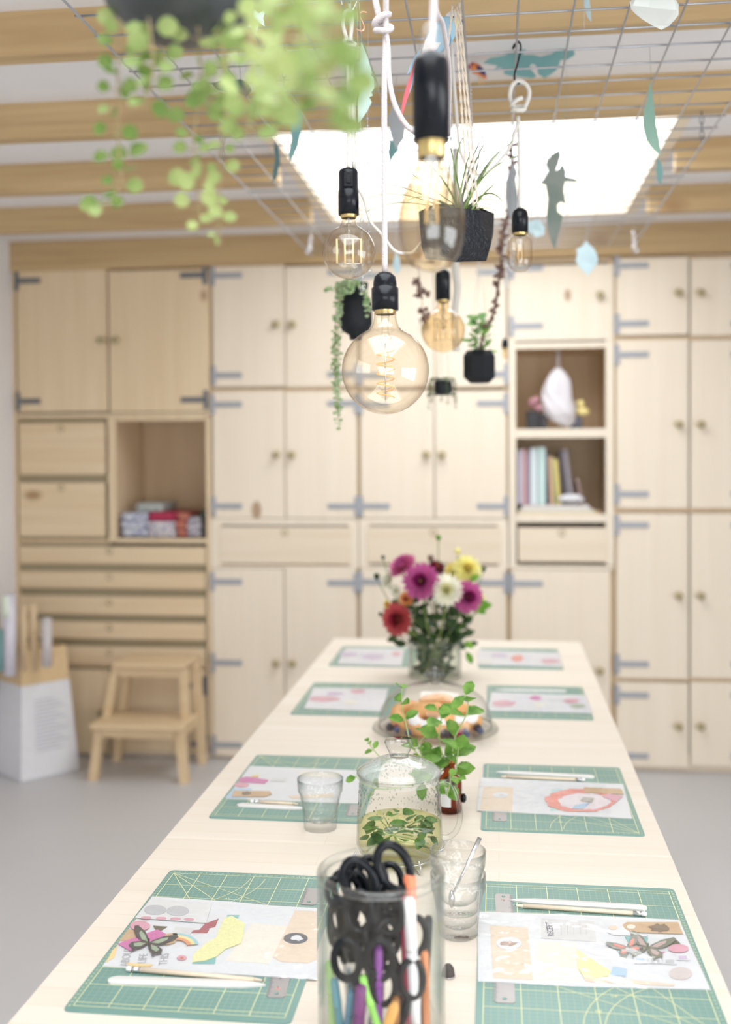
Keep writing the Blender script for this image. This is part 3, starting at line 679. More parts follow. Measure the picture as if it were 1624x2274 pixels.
part('grey_paper_circle', flat(MB(), disc(1512, 2162, 26, 14), Z+.0016), paint('pale_mauve_paper', (.66, .58, .56)), u)
part('yellow_paper_cutout', flat(MB(), [(1282, 2108), (1330, 2140), (1360, 2158), (1354, 2168), (1298, 2172), (1284, 2150)], Z+.0018), YEL, u)
part('blue_paper_scrap', flat(MB(), [(1362, 2146), (1392, 2152), (1390, 2168), (1354, 2166)], Z+.0020), BLUEP, u)
part('peach_strip', flat(MB(), [(1300, 2166), (1500, 2186), (1496, 2190), (1300, 2180)], Z+.0015), PEACH, u)
part('cream_card', flat(MB(), [(1192, 2090), (1280, 2092), (1290, 2180), (1196, 2176)], Z+.0011, .0001), CREAM, u)
sleeve(u, [(1058, 2020), (1515, 2040), (1582, 2202), (1058, 2180)])

# second row, left and right
u = thing('craft_packet', P_(650, 1740, MZ), 'clear packet with a pink strip and blue corner, lying left of the teapot', 'packet', PK)
part('backing_card', flat(MB(), [(556, 1702), (802, 1712), (800, 1785), (660, 1780), (502, 1774)], Z, .001), WHITE, u)
part('magenta_tag', flat(MB(), [(534, 1728), (548, 1725), (597, 1732), (588, 1740), (530, 1736)], Z+.0020), MAG, u)
part('pink_paper_circle', flat(MB(), disc(537, 1743, 17, 5, 16), Z+.0018), PINK, u)
part('kraft_tag', flat(MB(), [(519, 1756), (600, 1757), (604, 1763), (590, 1769), (515, 1769)], Z+.0026), KRAFT, u)
part('tag_stamp', flat(MB(), blob(547, 1762, 13, 4, 14, .3, 8), Z+.0032, .0002), paint('tag_stamp_brown', (.22, .14, .08)), u)
part('blue_scrap', flat(MB(), [(520, 1750), (560, 1752), (548, 1773), (500, 1772)], Z+.0014), BLUEP, u)
part('cream_card', flat(MB(), [(670, 1712), (760, 1716), (752, 1728), (664, 1724)], Z+.0014), CREAM, u)
part('golden_scrap', flat(MB(), [(560, 1722), (576, 1720), (574, 1726), (556, 1726)], Z+.0022), GOLD, u)
part('peach_strip', flat(MB(), [(640, 1768), (740, 1762), (742, 1770), (650, 1774)], Z+.0014), PEACH, u)
c = flat(MB(), [(604, 1728), (640, 1728), (636, 1736), (600, 1735)], Z+.0016); part('patterned_scrap', c, PALEG, u)
sleeve(u, [(554, 1700), (804, 1710), (802, 1786), (498, 1774)])
u = thing('craft_packet', P_(1230, 1770, MZ), 'clear packet with a coral lace wreath, right of the teapot', 'packet', PK)
part('backing_card', flat(MB(), [(1068, 1728), (1384, 1742), (1404, 1818), (1240, 1810), (1060, 1800)], Z, .001), WHITE, u)
part('kraft_envelope', flat(MB(), [(1074, 1746), (1140, 1748), (1138, 1802), (1066, 1798)], Z+.0012), PEACH, u)
part('round_sticker', flat(MB(), disc(1112, 1766, 17, 6, 18), Z+.0018), WHITE, u)
part('sticker_print', flat(MB(), disc(1115, 1766, 8, 2.4, 12), Z+.0024, .0002), PALEG, u)
outer = blob(1290, 1777, 78, 26, 44, .05, 11); inner = [(x*.74+1290*.26+9, y*.72+1777*.28+2) for (x, y) in outer]
c = MB(); k = len(outer); zz = Z+.0022
c.add([P_(x, y, zz) for x, y in outer]+[P_(x, y, zz) for x, y in inner], [(i, k+i, k+(i+1) % k, (i+1) % k) for i in range(k)])
part('coral_wreath', c, CORAL, u)
part('white_doily', flat(MB(), blob(1303, 1780, 66, 21, 40, .07, 12), Z+.0014, .0002), paint('doily_pink', (.82, .74, .76)), u)
part('teal_label', flat(MB(), [(1225, 1752), (1250, 1752), (1248, 1800), (1222, 1800)], Z+.0012, .0002), paint('pale_teal_paper', (.50, .70, .70)), u)
part('kraft_tag', flat(MB(), [(1297, 1748), (1380, 1752), (1386, 1764), (1300, 1760)], Z+.0026), KRAFT, u)
part('grey_photo', flat(MB(), [(1296, 1770), (1320, 1772), (1314, 1782), (1290, 1778)], Z+.0028, .0003), paint('taupe_print', (.45, .42, .38)), u)
part('blue_print', flat(MB(), [(1278, 1788), (1310, 1782), (1296, 1796), (1270, 1796)], Z+.0026, .0003), BLUEP, u)
part('magenta_scrap', flat(MB(), [(1338, 1770), (1352, 1762), (1384, 1768), (1370, 1780)], Z+.0026), PINK, u)
sleeve(u, [(1066, 1726), (1386, 1741), (1408, 1820), (1057, 1801)])
# far rows
def far_packet(pts, spots, lb):
    cx = sum(p[0] for p in pts)/4; cyy = sum(p[1] for p in pts)/4
    u = thing('craft_packet', P_(cx, cyy, MZ), lb, 'packet', PK)
    part('backing_card', flat(MB(), pts, Z, .0012), paint('far_card', (.78, .77, .80)), u)
    for (nm, x, y, rx, ry, mt) in spots: part(nm, flat(MB(), blob(x, y, rx, ry, 14, .15, int(x)), Z+.0020), mt, u)
    sleeve(u, [(cx+(x-cx)*1.02, cyy+(y-cyy)*1.04) for x, y in pts])
far_packet([(697, 1528), (862, 1530), (850, 1580), (676, 1573)], [('rose_scrap', 720, 1552, 34, 6, PINK), ('rose_scrap', 795, 1535, 18, 5, PINK), ('cream_scrap', 780, 1560, 16, 6, CREAM), ('lilac_scrap', 745, 1540, 20, 4, LILAC)], 'clear packet with rosy scraps, left of the pastry dome')
far_packet([(1092, 1538), (1300, 1545), (1316, 1584), (1084, 1578)], [('rose_scrap', 1120, 1562, 26, 7, PINK), ('rose_scrap', 1190, 1550, 12, 5, MAG), ('cream_scrap', 1198, 1566, 14, 6, CREAM), ('coral_scrap', 1270, 1556, 18, 5, PINK), ('olive_scrap', 1285, 1568, 18, 4, SAGE)], 'clear packet with rosy scraps, right of the pastry dome')
far_packet([(768, 1440), (898, 1442), (892, 1479), (750, 1474)], [('rose_scrap', 775, 1453, 20, 5, LILAC), ('lilac_scrap', 830, 1458, 26, 6, LILAC), ('rose_scrap', 880, 1452, 10, 5, PINK)], 'clear packet at the far left of the table, left of the bouquet')
far_packet([(1062, 1444), (1240, 1450), (1250, 1481), (1062, 1476)], [('coral_scrap', 1150, 1462, 14, 8, CORAL), ('rose_scrap', 1222, 1468, 22, 5, PINK), ('cream_scrap', 1080, 1468, 14, 4, CREAM), ('lilac_scrap', 1110, 1455, 20, 4, LILAC)], 'clear packet at the far right of the table, right of the bouquet')

# ------------------------------------------------------------------ pencils, bone folders, rulers
def pencil(a, b, lb, z=MZ):
    A = P_(*a, z+.0036); B = P_(*b, z+.0036); d = (B-A).normalized()
    u = thing('pencil', A, lb, 'pencil', 'natural wood pencils')
    L = (B-A).length
    part('barrel', MB().tube([A+d*.020, B-d*.016], .0034, 6), PENCILW, u)
    part('ferrule', MB().tube([A+d*.008, A+d*.0125, A+d*.013, A+d*.0195], [.0037, .0037, .0034, .0037], 12), STEEL, u)
    part('eraser', MB().tube([A, A+d*.001, A+d*.0078], [.0026, .0034, .0034], 10), ERASER, u)
    part('sharpened_tip', MB().tube([B-d*.0158, B-d*.004, B], [.0034, .001, .0003], 8), PENCILW, u)
    part('lead', MB().tube([B-d*.0045, B+d*.0002], [.0012, .0002], 6), GRAPH, u)
def folder(a, b, lb, wd=.0175, z=MZ):
    A = P_(*a, z); B = P_(*b, z); d = (B-A).normalized(); s = Vector((-d.y, d.x, 0)); L = (B-A).length
    o = [A+d*(.009-.009*cos(t))+s*(wd/2*sin(t)) for t in [pi/2*i/6 for i in range(7)]]
    o += [A+d*(L*.72)+s*wd/2, A+d*(L*.86)+s*wd*.44, A+d*(L*.95)+s*wd*.24, B, A+d*(L*.95)-s*wd*.24, A+d*(L*.86)-s*wd*.44, A+d*(L*.72)-s*wd/2]
    o += [A+d*(.009-.009*cos(t))-s*(wd/2*sin(t)) for t in [pi/2*i/6 for i in range(6, 0, -1)]]
    m = MB().poly(o, .0028, (0, 0, 1)); c = sum(o, Vector())/len(o)
    k = len(o); m.add([p+Vector((0, 0, .0028)) for p in o]+[c+(p-c)*.93+Vector((0, 0, .0038)) for p in o], [(i, (i+1) % k, k+(i+1) % k, k+i) for i in range(k)]+[tuple(range(k, 2*k))], 0, True)
    single('bone_folder', m, BONE, lb, 'bone folder', 'white bone folders', loc=A)
def ruler(a, b, lb, wd=.027, z=MZ, num=True):
    A = P_(*a, z); B = P_(*b, z); d = (B-A).normalized(); s = Vector((-d.y, d.x, 0)); L = (B-A).length
    u = thing('steel_ruler', A, lb, 'ruler', 'small steel rulers')
    o = [A-s*wd*.5+d*.004, A-s*wd*.36, A+s*wd*.36, A+s*wd*.5+d*.004, B+s*wd*.5, B-s*wd*.5]
    part('blade', MB().poly(o, .0008, (0, 0, 1)), RULER, u)
    m = MB(); zt = Vector((0, 0, .00095)); n_ = int(L/.00254)
    for i in range(2, n_):
        p = A+d*(i*.00254)+zt; ln = .0075 if i % 10 == 0 else (.0055 if i % 5 == 0 else .0035)
        m.add([p+s*wd*.5, p+s*(wd*.5-ln), p+s*(wd*.5-ln)+d*.0005, p+s*wd*.5+d*.0005], [(0, 1, 2, 3)])
    if num:
        for i in range(1, int(L/.0254)): text(m, str(i), .008, A+d*(i*.0254)+zt+s*wd*.0, s*-1, d*-1 if False else d)
    part('engraved_scale', m, INK, u)
    if num: part('red_mark', MB().add([A+d*.021-s*.004+zt, A+d*.021+s*.003+zt, A+d*.0235+s*.003+zt, A+d*.0235-s*.004+zt], [(0, 1, 2, 3)]), CORAL, u)
    part('hanging_hole', MB().lathe([(.0001, 0), (.0028, 0), (.0030, .0002)], A+d*.010+Vector((0, 0, .0009)), 14), MATG, u)
pencil((281, 2151), (590, 2178), 'wooden pencil lying between packet and bone folder on the nearest left mat')
folder((240, 2179), (590, 2190), 'white bone folder at the front of the nearest left mat')
ruler((612, 2216), (628, 2152), 'steel ruler end at the front of the nearest left mat', wd=.025)
ruler((684, 2010), (697, 1974), 'steel ruler end behind the jar, at the back of the nearest left mat', wd=.025, num=False)
pencil((1437, 2030), (1140, 2010), 'wooden pencil beside the bone folder behind the RECEIPT packet')
folder((1438, 2019), (1134, 2001), 'white bone folder at the back of the nearest right mat')
ruler((1118, 1986), (1122, 2030), 'steel ruler end left of the bone folder on the nearest right mat')
ruler((1121, 2228), (1120, 2184), 'grey ruler end in front of the RECEIPT packet', num=False)
pencil((556, 1780), (668, 1786), 'wooden pencil on the mat left of the tumbler')
folder((527, 1789), (675, 1797), 'white bone folder on the mat left of the tumbler')
ruler((783, 1812), (790, 1788), 'steel ruler end between the tumbler and the teapot', num=False)
folder((1321, 1727), (1102, 1716), 'white bone folder behind the coral wreath packet')
pencil((1300, 1732), (1108, 1724), 'wooden pencil behind the coral wreath packet')
ruler((1110, 1824), (1110, 1804), 'steel ruler end in front of the coral wreath packet', num=False)
folder((1258, 1536), (1100, 1533), 'white bone folder on the mat right of the pastry dome')

# ------------------------------------------------------------------ glassware on the table
def tumbler(px, py, lb, z=TZ, s=1.0, name='drinking_glass', group='facetted drinking glasses'):
    c = P_(px, py, z) if not isinstance(px, Vector) else px
    R = [(.029, 0), (.030, .004), (.0315, .022), (.0345, .045), (.0385, .062), (.0405, .068), (.0415, .090)]
    I = [(.0400, .090), (.0388, .068), (.0360, .060), (.0320, .042), (.0280, .020), (.0220, .014)]
    n = 36; m = MB(); vs = []
    prof = [(r*s, h*s) for r, h in R]+[(r*s, h*s) for r, h in I]
    for q, (r, h) in enumerate(prof):
        for k in range(n):
            a = 2*pi*k/n
            f = 1.0
            if 1 <= q <= 4: f = 1-.045*(0.5+0.5*cos(9*a))
            vs.append(Vector((c.x+r*f*cos(a), c.y+r*f*sin(a), c.z+h)))
    fs = [(i*n+k, i*n+(k+1) % n, (i+1)*n+(k+1) % n, (i+1)*n+k) for i in range(len(prof)-1) for k in range(n)]
    fs += [tuple(range(n-1, -1, -1)), tuple(range((len(prof)-1)*n, len(prof)*n))]
    m.add(vs, fs, 0, True)
    return single(name, m, TUMB, lb, 'drinking glass', group, loc=c)
tumbler(712, 1838, 'clear facetted tumbler standing alone left of the teapot', s=1.04)
g0 = P_(1018, 2072, TZ+.001)
tumbler(g0, 0, 'lower clear tumbler of the stacked pair right of the jar', s=.98)
tumbler(g0+Vector((0, 0, .034)), 0, 'upper clear tumbler stacked in another, right of the jar', s=.98)
# spoon in the upper glass
u = thing('teaspoon', g0+Vector((0, 0, .05)), 'steel teaspoon leaning in the stacked tumblers', 'spoon')
a = at(1066, 1860, 1.60); b = g0+Vector((-.006, -.006, .062))
part('spoon_handle', MB().tube([a, a.lerp(b, .5), b], [.0034, .0020, .0018], 10, flat=.5), STEEL, u)
part('spoon_bowl', MB().ball(b-Vector((.003, .002, .009)), .0095, 14, sc=(.5, .9, 1.35)), STEEL, u)

# big jar with scissors and pens
JC = at(846, 1931, 1.262); JR = .0745; JH = JC.z-TZ; jc = Vector((JC.x, JC.y, TZ+.0005))
u = thing('storage_jar', jc, 'tall clear glass jar packed with scissors and pens at the front of the table', 'jar')
part('jar_wall', MB().lathe([(.001, .006), (JR-.008, .006), (JR-.004, .012), (JR-.004, JH-.008)], jc, 48).lathe([(.001, 0), (JR-.006, 0), (JR, .008), (JR-.0005, JH-.010)], jc, 48), GJAR, u)
rim = [(JR-.005+.0055*cos(t), JH-.004+.0055*sin(t)) for t in [2*pi*i/10 for i in range(11)]]
part('rolled_rim', MB().lathe(rim, jc, 56), SOLIDG, u)
def scissors(p, top, tw, lb, s=1.0, mats_=None, open_=.0):
    """handles up, blades down; p = pivot point, top = direction of handles, tw = width direction"""
    p = Vector(p); t = Vector(top).normalized(); w_ = Vector(tw); w_ = (w_-t*w_.dot(t)).normalized(); nn = t.cross(w_)
    u = thing('scissors', p, lb, 'scissors', 'black handled scissors in the glass jar')
    for sg in (1, -1):
        h = MB(); c = p+t*.047*s+w_*(.0165*s*sg)
        h.tube([c+t*(.021*s*cos(a))+w_*(.0135*s*sin(a)) for a in [2*pi*i/20 for i in range(20)]], .0042*s, 8, closed=True)
        h.tube([p+nn*.002*sg, p+t*.012*s+w_*.005*s*sg, p+t*.028*s+w_*.010*s*sg], [.004*s, .0055*s, .0045*s], 8)
        part('handle_ring', h, BLACK, u)
        bl = MB().poly([p+w_*.006*sg, p-t*.04*s+w_*.005*sg, p-t*.085*s+w_*.0005*sg, p-t*.04*s-w_*.003*sg, p-w_*.004*sg], .0012, nn*sg)
        part('blade', bl, STEEL, u)
    part('pivot_screw', MB().lathe([(.0035, 0), (.0035, .002), (.0001, .003)], p+nn*.0014, 10, ax=nn), STEEL, u)
def J(dx, dy, dz): return jc+Vector((dx, dy, dz))
scl = ['big black scissors arching highest above the jar rim', 'black scissors leaning left at the jar rim', 'small black scissors at the left of the jar', 'black scissors at the jar front', 'black scissors low at the left front of the jar',
       'black scissors deep in the middle of the jar', 'black scissors at the right front of the jar', 'black scissors behind the others in the jar', 'black scissors low at the right of the jar', 'black scissors at the back left of the jar', 'black scissors near the centre front of the jar']
spots = [((.020, -.012, .158), (-.42, .0, 1), (1, .2, .42), 1.30), ((-.006, .010, .150), (-.45, 0, 1), (1, .4, .4), 1.05), ((-.030, -.008, .156), (-.25, .1, 1), (1, .2, .1), .80), ((-.006, -.040, .132), (.05, .05, 1), (1, 0, 0), 1.05),
         ((-.030, -.030, .120), (0, .05, 1), (1, -.4, 0), 1.0), ((.0, -.020, .110), (0, .1, 1), (1, .2, 0), 1.2), ((.026, -.032, .105), (.0, 0, 1), (1, .4, 0), 1.0), ((-.012, .030, .132), (0, .2, 1), (1, 0, 0), 1.1),
         ((.028, -.045, .060), (-.1, 0, 1), (1, .4, 0), 1.0), ((-.045, .010, .100), (-.1, .1, 1), (.3, 1, 0), 1.0), ((-.014, -.052, .085), (0, -.1, 1), (1, .1, 0), 1.1)]
for l_, (p, t_, w_, s_) in zip(scl, spots): scissors(J(*p), t_, w_, l_, s_)
PENS = [('lime green', (.36, .80, .16), (.018, -.060, .0150), (-.016, -.055, .118)), ('pale green', (.45, .74, .25), (-.050, -.040, .008), (-.057, -.030, .120)), ('teal blue', (.10, .35, .45), (-.035, -.052, .010), (-.050, -.040, .105)),
        ('steel blue', (.08, .22, .33), (-.040, -.050, .008), (-.028, -.048, .098)), ('purple', (.22, .05, .30), (.002, -.056, .008), (.003, -.052, .150)), ('plum', (.20, .04, .20), (-.024, -.058, .008), (-.016, -.058, .110)),
        ('bright blue', (.0, .10, .42), (-.008, -.060, .006), (-.004, -.056, .062)), ('orange', (.72, .26, .10), (.056, -.030, .008), (.052, -.024, .135)), ('dark red', (.30, .02, .06), (.034, -.040, .010), (.030, -.030, .198)),
        ('white', (.75, .75, .78), (.044, -.034, .010), (.036, -.036, .200)), ('coral', (.85, .25, .12), (.040, -.010, .010), (.034, -.006, .215)), ('charcoal', (.03, .03, .035), (.048, .0, .010), (.055, .01, .160)),
        ('dark blue', (.02, .04, .10), (-.030, .02, .010), (-.040, .03, .165)), ('brown', (.30, .13, .04), (.020, -.055, .008), (.022, -.054, .095)), ('grey', (.25, .26, .28), (.030, .030, .010), (.020, .045, .165))]
for nm, col, a, b in PENS:
    A, B = J(*a), J(*b); d = (B-A).normalized()
    where = {'lime green': 'slanting across the front', 'pale green': 'at the left edge', 'teal blue': 'leaning left', 'steel blue': 'beside the teal one', 'purple': 'upright in the centre', 'plum': 'left of centre', 'bright blue': 'low at the front', 'orange': 'at the right edge', 'dark red': 'at the upper right', 'white': 'rising to the rim at the right', 'coral': 'poking above the rim', 'charcoal': 'at the back right', 'dark blue': 'at the back left', 'brown': 'low at the right', 'grey': 'at the back'}[nm]
    u = thing('marker_pen', A, '%s pen standing in the glass jar, %s' % (nm, where), 'pen', 'pens in the glass jar')
    m_ = paint('pen_'+nm.replace(' ', '_'), col, .35)
    wv = .0065 if nm in ('coral', 'white', 'plum') else .0045
    part('pen_barrel', MB().tube([A, A+d*.004, A.lerp(B, .68)], [wv*.6, wv, wv], 12), m_, u)
    part('pen_cap', MB().tube([A.lerp(B, .685), A.lerp(B, .7), B-d*.004, B], [wv*1.08, wv*1.1, wv*1.1, wv*.7], 12), m_, u)
# orange-handled cutter with white tip, and loose brown tool handles
for nm, c_, a, b, r_ in (('craft_knife', (.80, .42, .12), (.012, -.060, .060), (.022, -.060, .092), .006), ('craft_knife', (.80, .42, .12), (.032, -.055, .028), (.042, -.050, .060), .006)):
    A, B = J(*a), J(*b); u = thing(nm, A, 'small amber handled tool %s the jar front' % ('higher at' if a[2] > .05 else 'lower at'), 'tool', 'amber tools in the glass jar')
    part('handle', MB().tube([A, A.lerp(B, .2), A.lerp(B, .8), B], [r_*.5, r_, r_, r_*.5], 12, flat=.5), paint('amber_handle', c_), u)
    part('shaft', MB().tube([A, A-(B-A)*.8], .0015, 6), STEEL, u)

# teapot
tc = P_(888, 1906, TZ); tc.z = TZ+.012
R1, TH = .0715, .134
u = thing('teapot', tc, 'clear glass teapot of mint tea with lid in the middle of the table', 'teapot')
body = [(.001, 0), (.060, 0), (.070, .005), (.0745, .016), (.0735, .050), (R1, .085), (.0690, .118), (.0690, .128), (.0710, TH)]
part('pot_body', MB().lathe(body, tc, 56), GTHIN, u)
part('pot_rim', MB().lathe([(.0700+.0016*cos(t), TH+.0016*sin(t)) for t in [2*pi*i/8 for i in range(9)]], tc, 56), SOLIDG, u)
lid = [(.0640, TH-.010), (.0660, TH+.002), (.0725, TH+.004), (.0722, TH+.007), (.060, TH+.016), (.040, TH+.025), (.022, TH+.029), (.016, TH+.031)]
l = part('lid', MB().lathe(lid, tc, 56), GLID, u)
part('lid_edge', MB().lathe([(.0712+.0017*cos(t), TH+.0052+.0017*sin(t)) for t in [2*pi*i/8 for i in range(9)]], tc, 56), SOLIDG, l)
part('lid_knob', MB().lathe([(.0001, TH+.0305), (.016, TH+.0305), (.0165, TH+.036), (.0205, TH+.044), (.0255, TH+.056), (.0235, TH+.060), (.0001, TH+.061)], tc, 32), SOLIDG, l)
side = RGT.copy(); side.z = 0; side.normalize()
hp = [tc+side*x+Vector((0, 0, z)) for (x, z) in ((.068, .118), (.080, .120), (.093, .112), (.102, .085), (.104, .055), (.097, .034), (.084, .024), (.072, .024))]
part('handle', MB().tube(smooth_path(hp, 5), .0048, 10), SOLIDG, u)
lv = .052
part('tea', MB().lathe([(.001, .003), (.058, .003), (.068, .008), (.0722, .017), (.0718, lv-.001), (.070, lv), (.001, lv)], tc, 48), TEA, u)
rr = random.Random(5); m = MB(); m2 = MB()
def mprof(u_): return (sin(pi*min(1, u_*.97+.02))**.75)*(1+.10*cos(u_*40))
for i in range(56):
    a = rr.uniform(0, 2*pi); r_ = .062*sqrt(rr.random()); h = lv-rr.uniform(.0, .028) if i > 12 else lv+.001
    p = tc+Vector((r_*cos(a), r_*sin(a), h)); b2 = rr.uniform(0, 2*pi); L = rr.uniform(.018, .034)
    q = p+Vector((cos(b2), sin(b2), rr.uniform(-.5, .2) if i > 12 else .05))*L
    vv = q-tc; rad = sqrt(vv.x**2+vv.y**2)
    if rad > .066: q = tc+Vector((vv.x*.066/rad, vv.y*.066/rad, vv.z))
    q.z = max(q.z, tc.z+.006)
    m.leaf(p, q, (rr.uniform(-.5, .5), rr.uniform(-.5, .5), 1), L*.62, fold=.2, seg=7, prof=mprof)
part('steeped_mint_leaves', m, WETMINT, u)
for i in range(5):
    a = rr.uniform(0, 2*pi); m2.tube([tc+Vector((.055*cos(a), .055*sin(a), .045)), tc+Vector((.01*cos(a+1), .01*sin(a+1), .03)), tc+Vector((.05*cos(a+2.6), .05*sin(a+2.6), .012))], .0012, 6)
part('mint_stalks', m2, MINTS, u)
m = MB()
for i in range(260):
    a = rr.uniform(0, 2*pi); h = rr.uniform(.066, .120); rad = .0735+(.069-.0735)*max(0, (h-.05)/.07)
    m.ball(tc+Vector((rad*cos(a)*.995, rad*sin(a)*.995, h)), rr.uniform(.0006, .0015), 6, sc=(1, 1, 1.5))
for i in range(240):
    a = rr.uniform(0, 2*pi); t_ = rr.uniform(.1, .95); rad = .068+(.022-.068)*t_; h = TH+.010+.018*t_**.8
    m.ball(tc+Vector((rad*cos(a), rad*sin(a), h)), rr.uniform(.0006, .0014), 6)
part('condensation', m, DROP, u, kind='stuff')
# wire trivet under the pot
m = MB(); fr_ = Vector((tc.x, tc.y, TZ+.0035))
m.tube([fr_+Vector((.058*cos(a), .058*sin(a), .004)) for a in [2*pi*i/32 for i in range(32)]], .0018, 8, closed=True)
for k in range(4):
    a = .5+pi/2*k; dr = Vector((cos(a), sin(a), 0)); m.tube(smooth_path([fr_+dr*.050+Vector((0, 0, .004)), fr_+dr*.078+Vector((0, 0, -.0012)), fr_+dr*.086+Vector((0, 0, .008)), fr_+dr*.080+Vector((0, 0, .020))], 5), .0018, 8)
single('wire_trivet', m, STEEL, 'bright steel wire stand under the teapot', 'trivet', loc=(tc.x, tc.y, TZ))

# amber bottle and mint sprigs
bc = P_(999, 1802, TZ); d_b = (bc-EYE).dot(FWD)
u = thing('amber_bottle', bc, 'small amber glass bottle holding mint behind the teapot', 'bottle')
part('bottle_body', MB().lathe([(.001, .0005), (.021, .0005), (.024, .004), (.024, .058), (.020, .068), (.0115, .076), (.0110, .092), (.013, .094), (.013, .098)], bc, 28), AMBERG, u)
lab = MB(); a0 = atan2(-bc.y, -bc.x)-.9
lab.add([bc+Vector((.0245*cos(a0+1.0*i/8), .0245*sin(a0+1.0*i/8), z)) for z in (.016, .055) for i in range(9)], [(i, i+1, 10+i, 9+i) for i in range(8)], 0, True)
part('white_label', lab, WHITE, u)
part('black_stopper', MB().ball(bc+side*.027+Vector((0, 0, .026)), .006, 10, sc=(1, 1, 1.6)), BLACK, u)
def sprig(path, leaves, lb, r=.0013, sz=.03, seed=0):
    P = smooth_path(path, 5); rr = random.Random(seed)
    u = thing('mint_sprig', P[0], lb, 'mint sprig', 'mint sprigs in the amber bottle')
    part('stalk', MB().tube(P, [r*(1.25-.6*i/len(P)) for i in range(len(P))], 7), MINTS, u)
    m = MB()
    n_ = leaves
    for i in range(n_):
        t_ = .25+.75*i/(n_-1); k = min(len(P)-2, int(t_*(len(P)-1))); p = P[k]; d = (P[k+1]-P[k]).normalized()
        side_ = d.orthogonal().normalized(); side_ = Quaternion(d, (i % 2)*pi/2+rr.uniform(-.4, .4)) @ side_
        s_ = sz*1.45*(1.15-.55*t_)*rr.uniform(.8, 1.15)
        for sg in (1, -1):
            dr = (side_*sg+d*rr.uniform(.2, .7)+Vector((0, 0, rr.uniform(-.3, .1)))).normalized()
            nn = (Vector((0, -.6, 1))+Vector((rr.uniform(-.4, .4),)*3))
            m.tube([p, p+dr*s_*.15], .0007, 5, 1)
            m.leaf(p+dr*s_*.12, p+dr*s_*1.1, nn, s_*.70, fold=.3, curl=.18, seg=9, prof=mprof)
    part('leaves', m, [MINT, MINTS], u)
b0 = bc+Vector((0, 0, .09)); dd = d_b
sprig([b0, at(1003, 1690, dd), at(1010, 1640, dd-.02), at(1035, 1590, dd-.03), at(1040, 1560, dd-.03), at(1032, 1545, dd-.03)], 5, 'tall mint sprig leaning right in front of the pastry dome', sz=.034, seed=3)
sprig([b0, at(985, 1680, dd-.01), at(975, 1640, dd-.03), at(980, 1600, dd-.04), at(972, 1575, dd-.05)], 4, 'mint sprig with the broadest leaves just left of the tall one', sz=.036, seed=4)
sprig([b0, at(970, 1700, dd), at(920, 1665, dd-.02), at(900, 1600, dd-.02), at(893, 1560, dd-.02), at(893, 1525, dd-.02)], 5, 'pale thin mint sprig standing left, above the teapot lid', sz=.026, seed=6)
sprig([b0, at(960, 1705, dd), at(930, 1660, dd), at(948, 1630, dd), at(960, 1608, dd)], 4, 'short mint sprig behind the teapot knob', sz=.024, seed=8)
sprig([b0, at(930, 1700, dd), at(860, 1690, dd), at(830, 1665, dd), at(818, 1645, dd)], 4, 'mint sprig bending far left behind the teapot lid', sz=.019, seed=9)
sprig([b0, at(1012, 1720, dd-.02), at(1015, 1690, dd-.03), at(1020, 1650, dd-.03)], 3, 'mint sprig hanging close above the amber bottle', sz=.030, seed=10)
sprig([b0, at(940, 1735, dd), at(860, 1752, dd-.02), at(812, 1742, dd-.03), at(790, 1722, dd-.03)], 3, 'mint sprig whose tip shows at the left of the teapot', sz=.022, seed=12)
sprig([b0, at(1000, 1740, dd-.04), at(992, 1765, dd-.05), at(1004, 1728, dd-.07), at(1018, 1728, dd-.07)], 4, 'drooping mint sprig in front of the amber bottle', sz=.022, seed=13)
# small dark bead
bp = P_(996, 2169, TZ)
u = thing('thimble', bp, 'tiny dark shiny thimble just right of the jar', 'thimble')
part('thimble_cup', MB().lathe([(.0085, 0), (.009, .002), (.0075, .012), (.004, .0165), (.0001, .017)], bp, 18), BROWN, u); part('thimble_band', MB().lathe([(.0088, .0005), (.0096, .001), (.0088, .0025)], bp, 18), STEEL, u)

# ------------------------------------------------------------------ pastry dome
cc = P_(967, 1632, TZ); 
u = thing('cake_plate', cc, 'glass cake plate under the dome with pastries and berries', 'plate')
part('plate', MB().lathe([(.001, .012), (.130, .012), (.150, .016), (.156, .019), (.154, .022), (.128, .0165), (.001, .0165)], cc, 56), GTHIN, u)
part('foot', MB().lathe([(.001, 0), (.06, 0), (.062, .003), (.03, .0085), (.001, .0115)], cc, 40), GTHIN, u)
u = thing('glass_dome', cc+Vector((0, 0, .0225)), 'clear glass cake dome with a ball knob over the pastries', 'dome')
part('bell', MB().lathe([(.139, .0225), (.139, .040), (.134, .065), (.118, .092), (.090, .112), (.055, .123), (.018, .127)], cc, 56), GTHIN, u)
part('dome_lip', MB().lathe([(.139+.0025*cos(t), .0245+.0025*sin(t)) for t in [2*pi*i/8 for i in range(9)]], cc, 56), SOLIDG, u)
part('dome_knob', MB().lathe([(.0001, .127), (.012, .127), (.011, .134), (.019, .142), (.023, .152), (.020, .163), (.0001, .168)], cc, 28), SOLIDG, u)
PAST = plain('golden_pastry', (0.72, 0.38, 0.14), 0.5, var=.3, scale=25); SUGAR = plain('icing_sugar', (.86, .84, .84), .8)
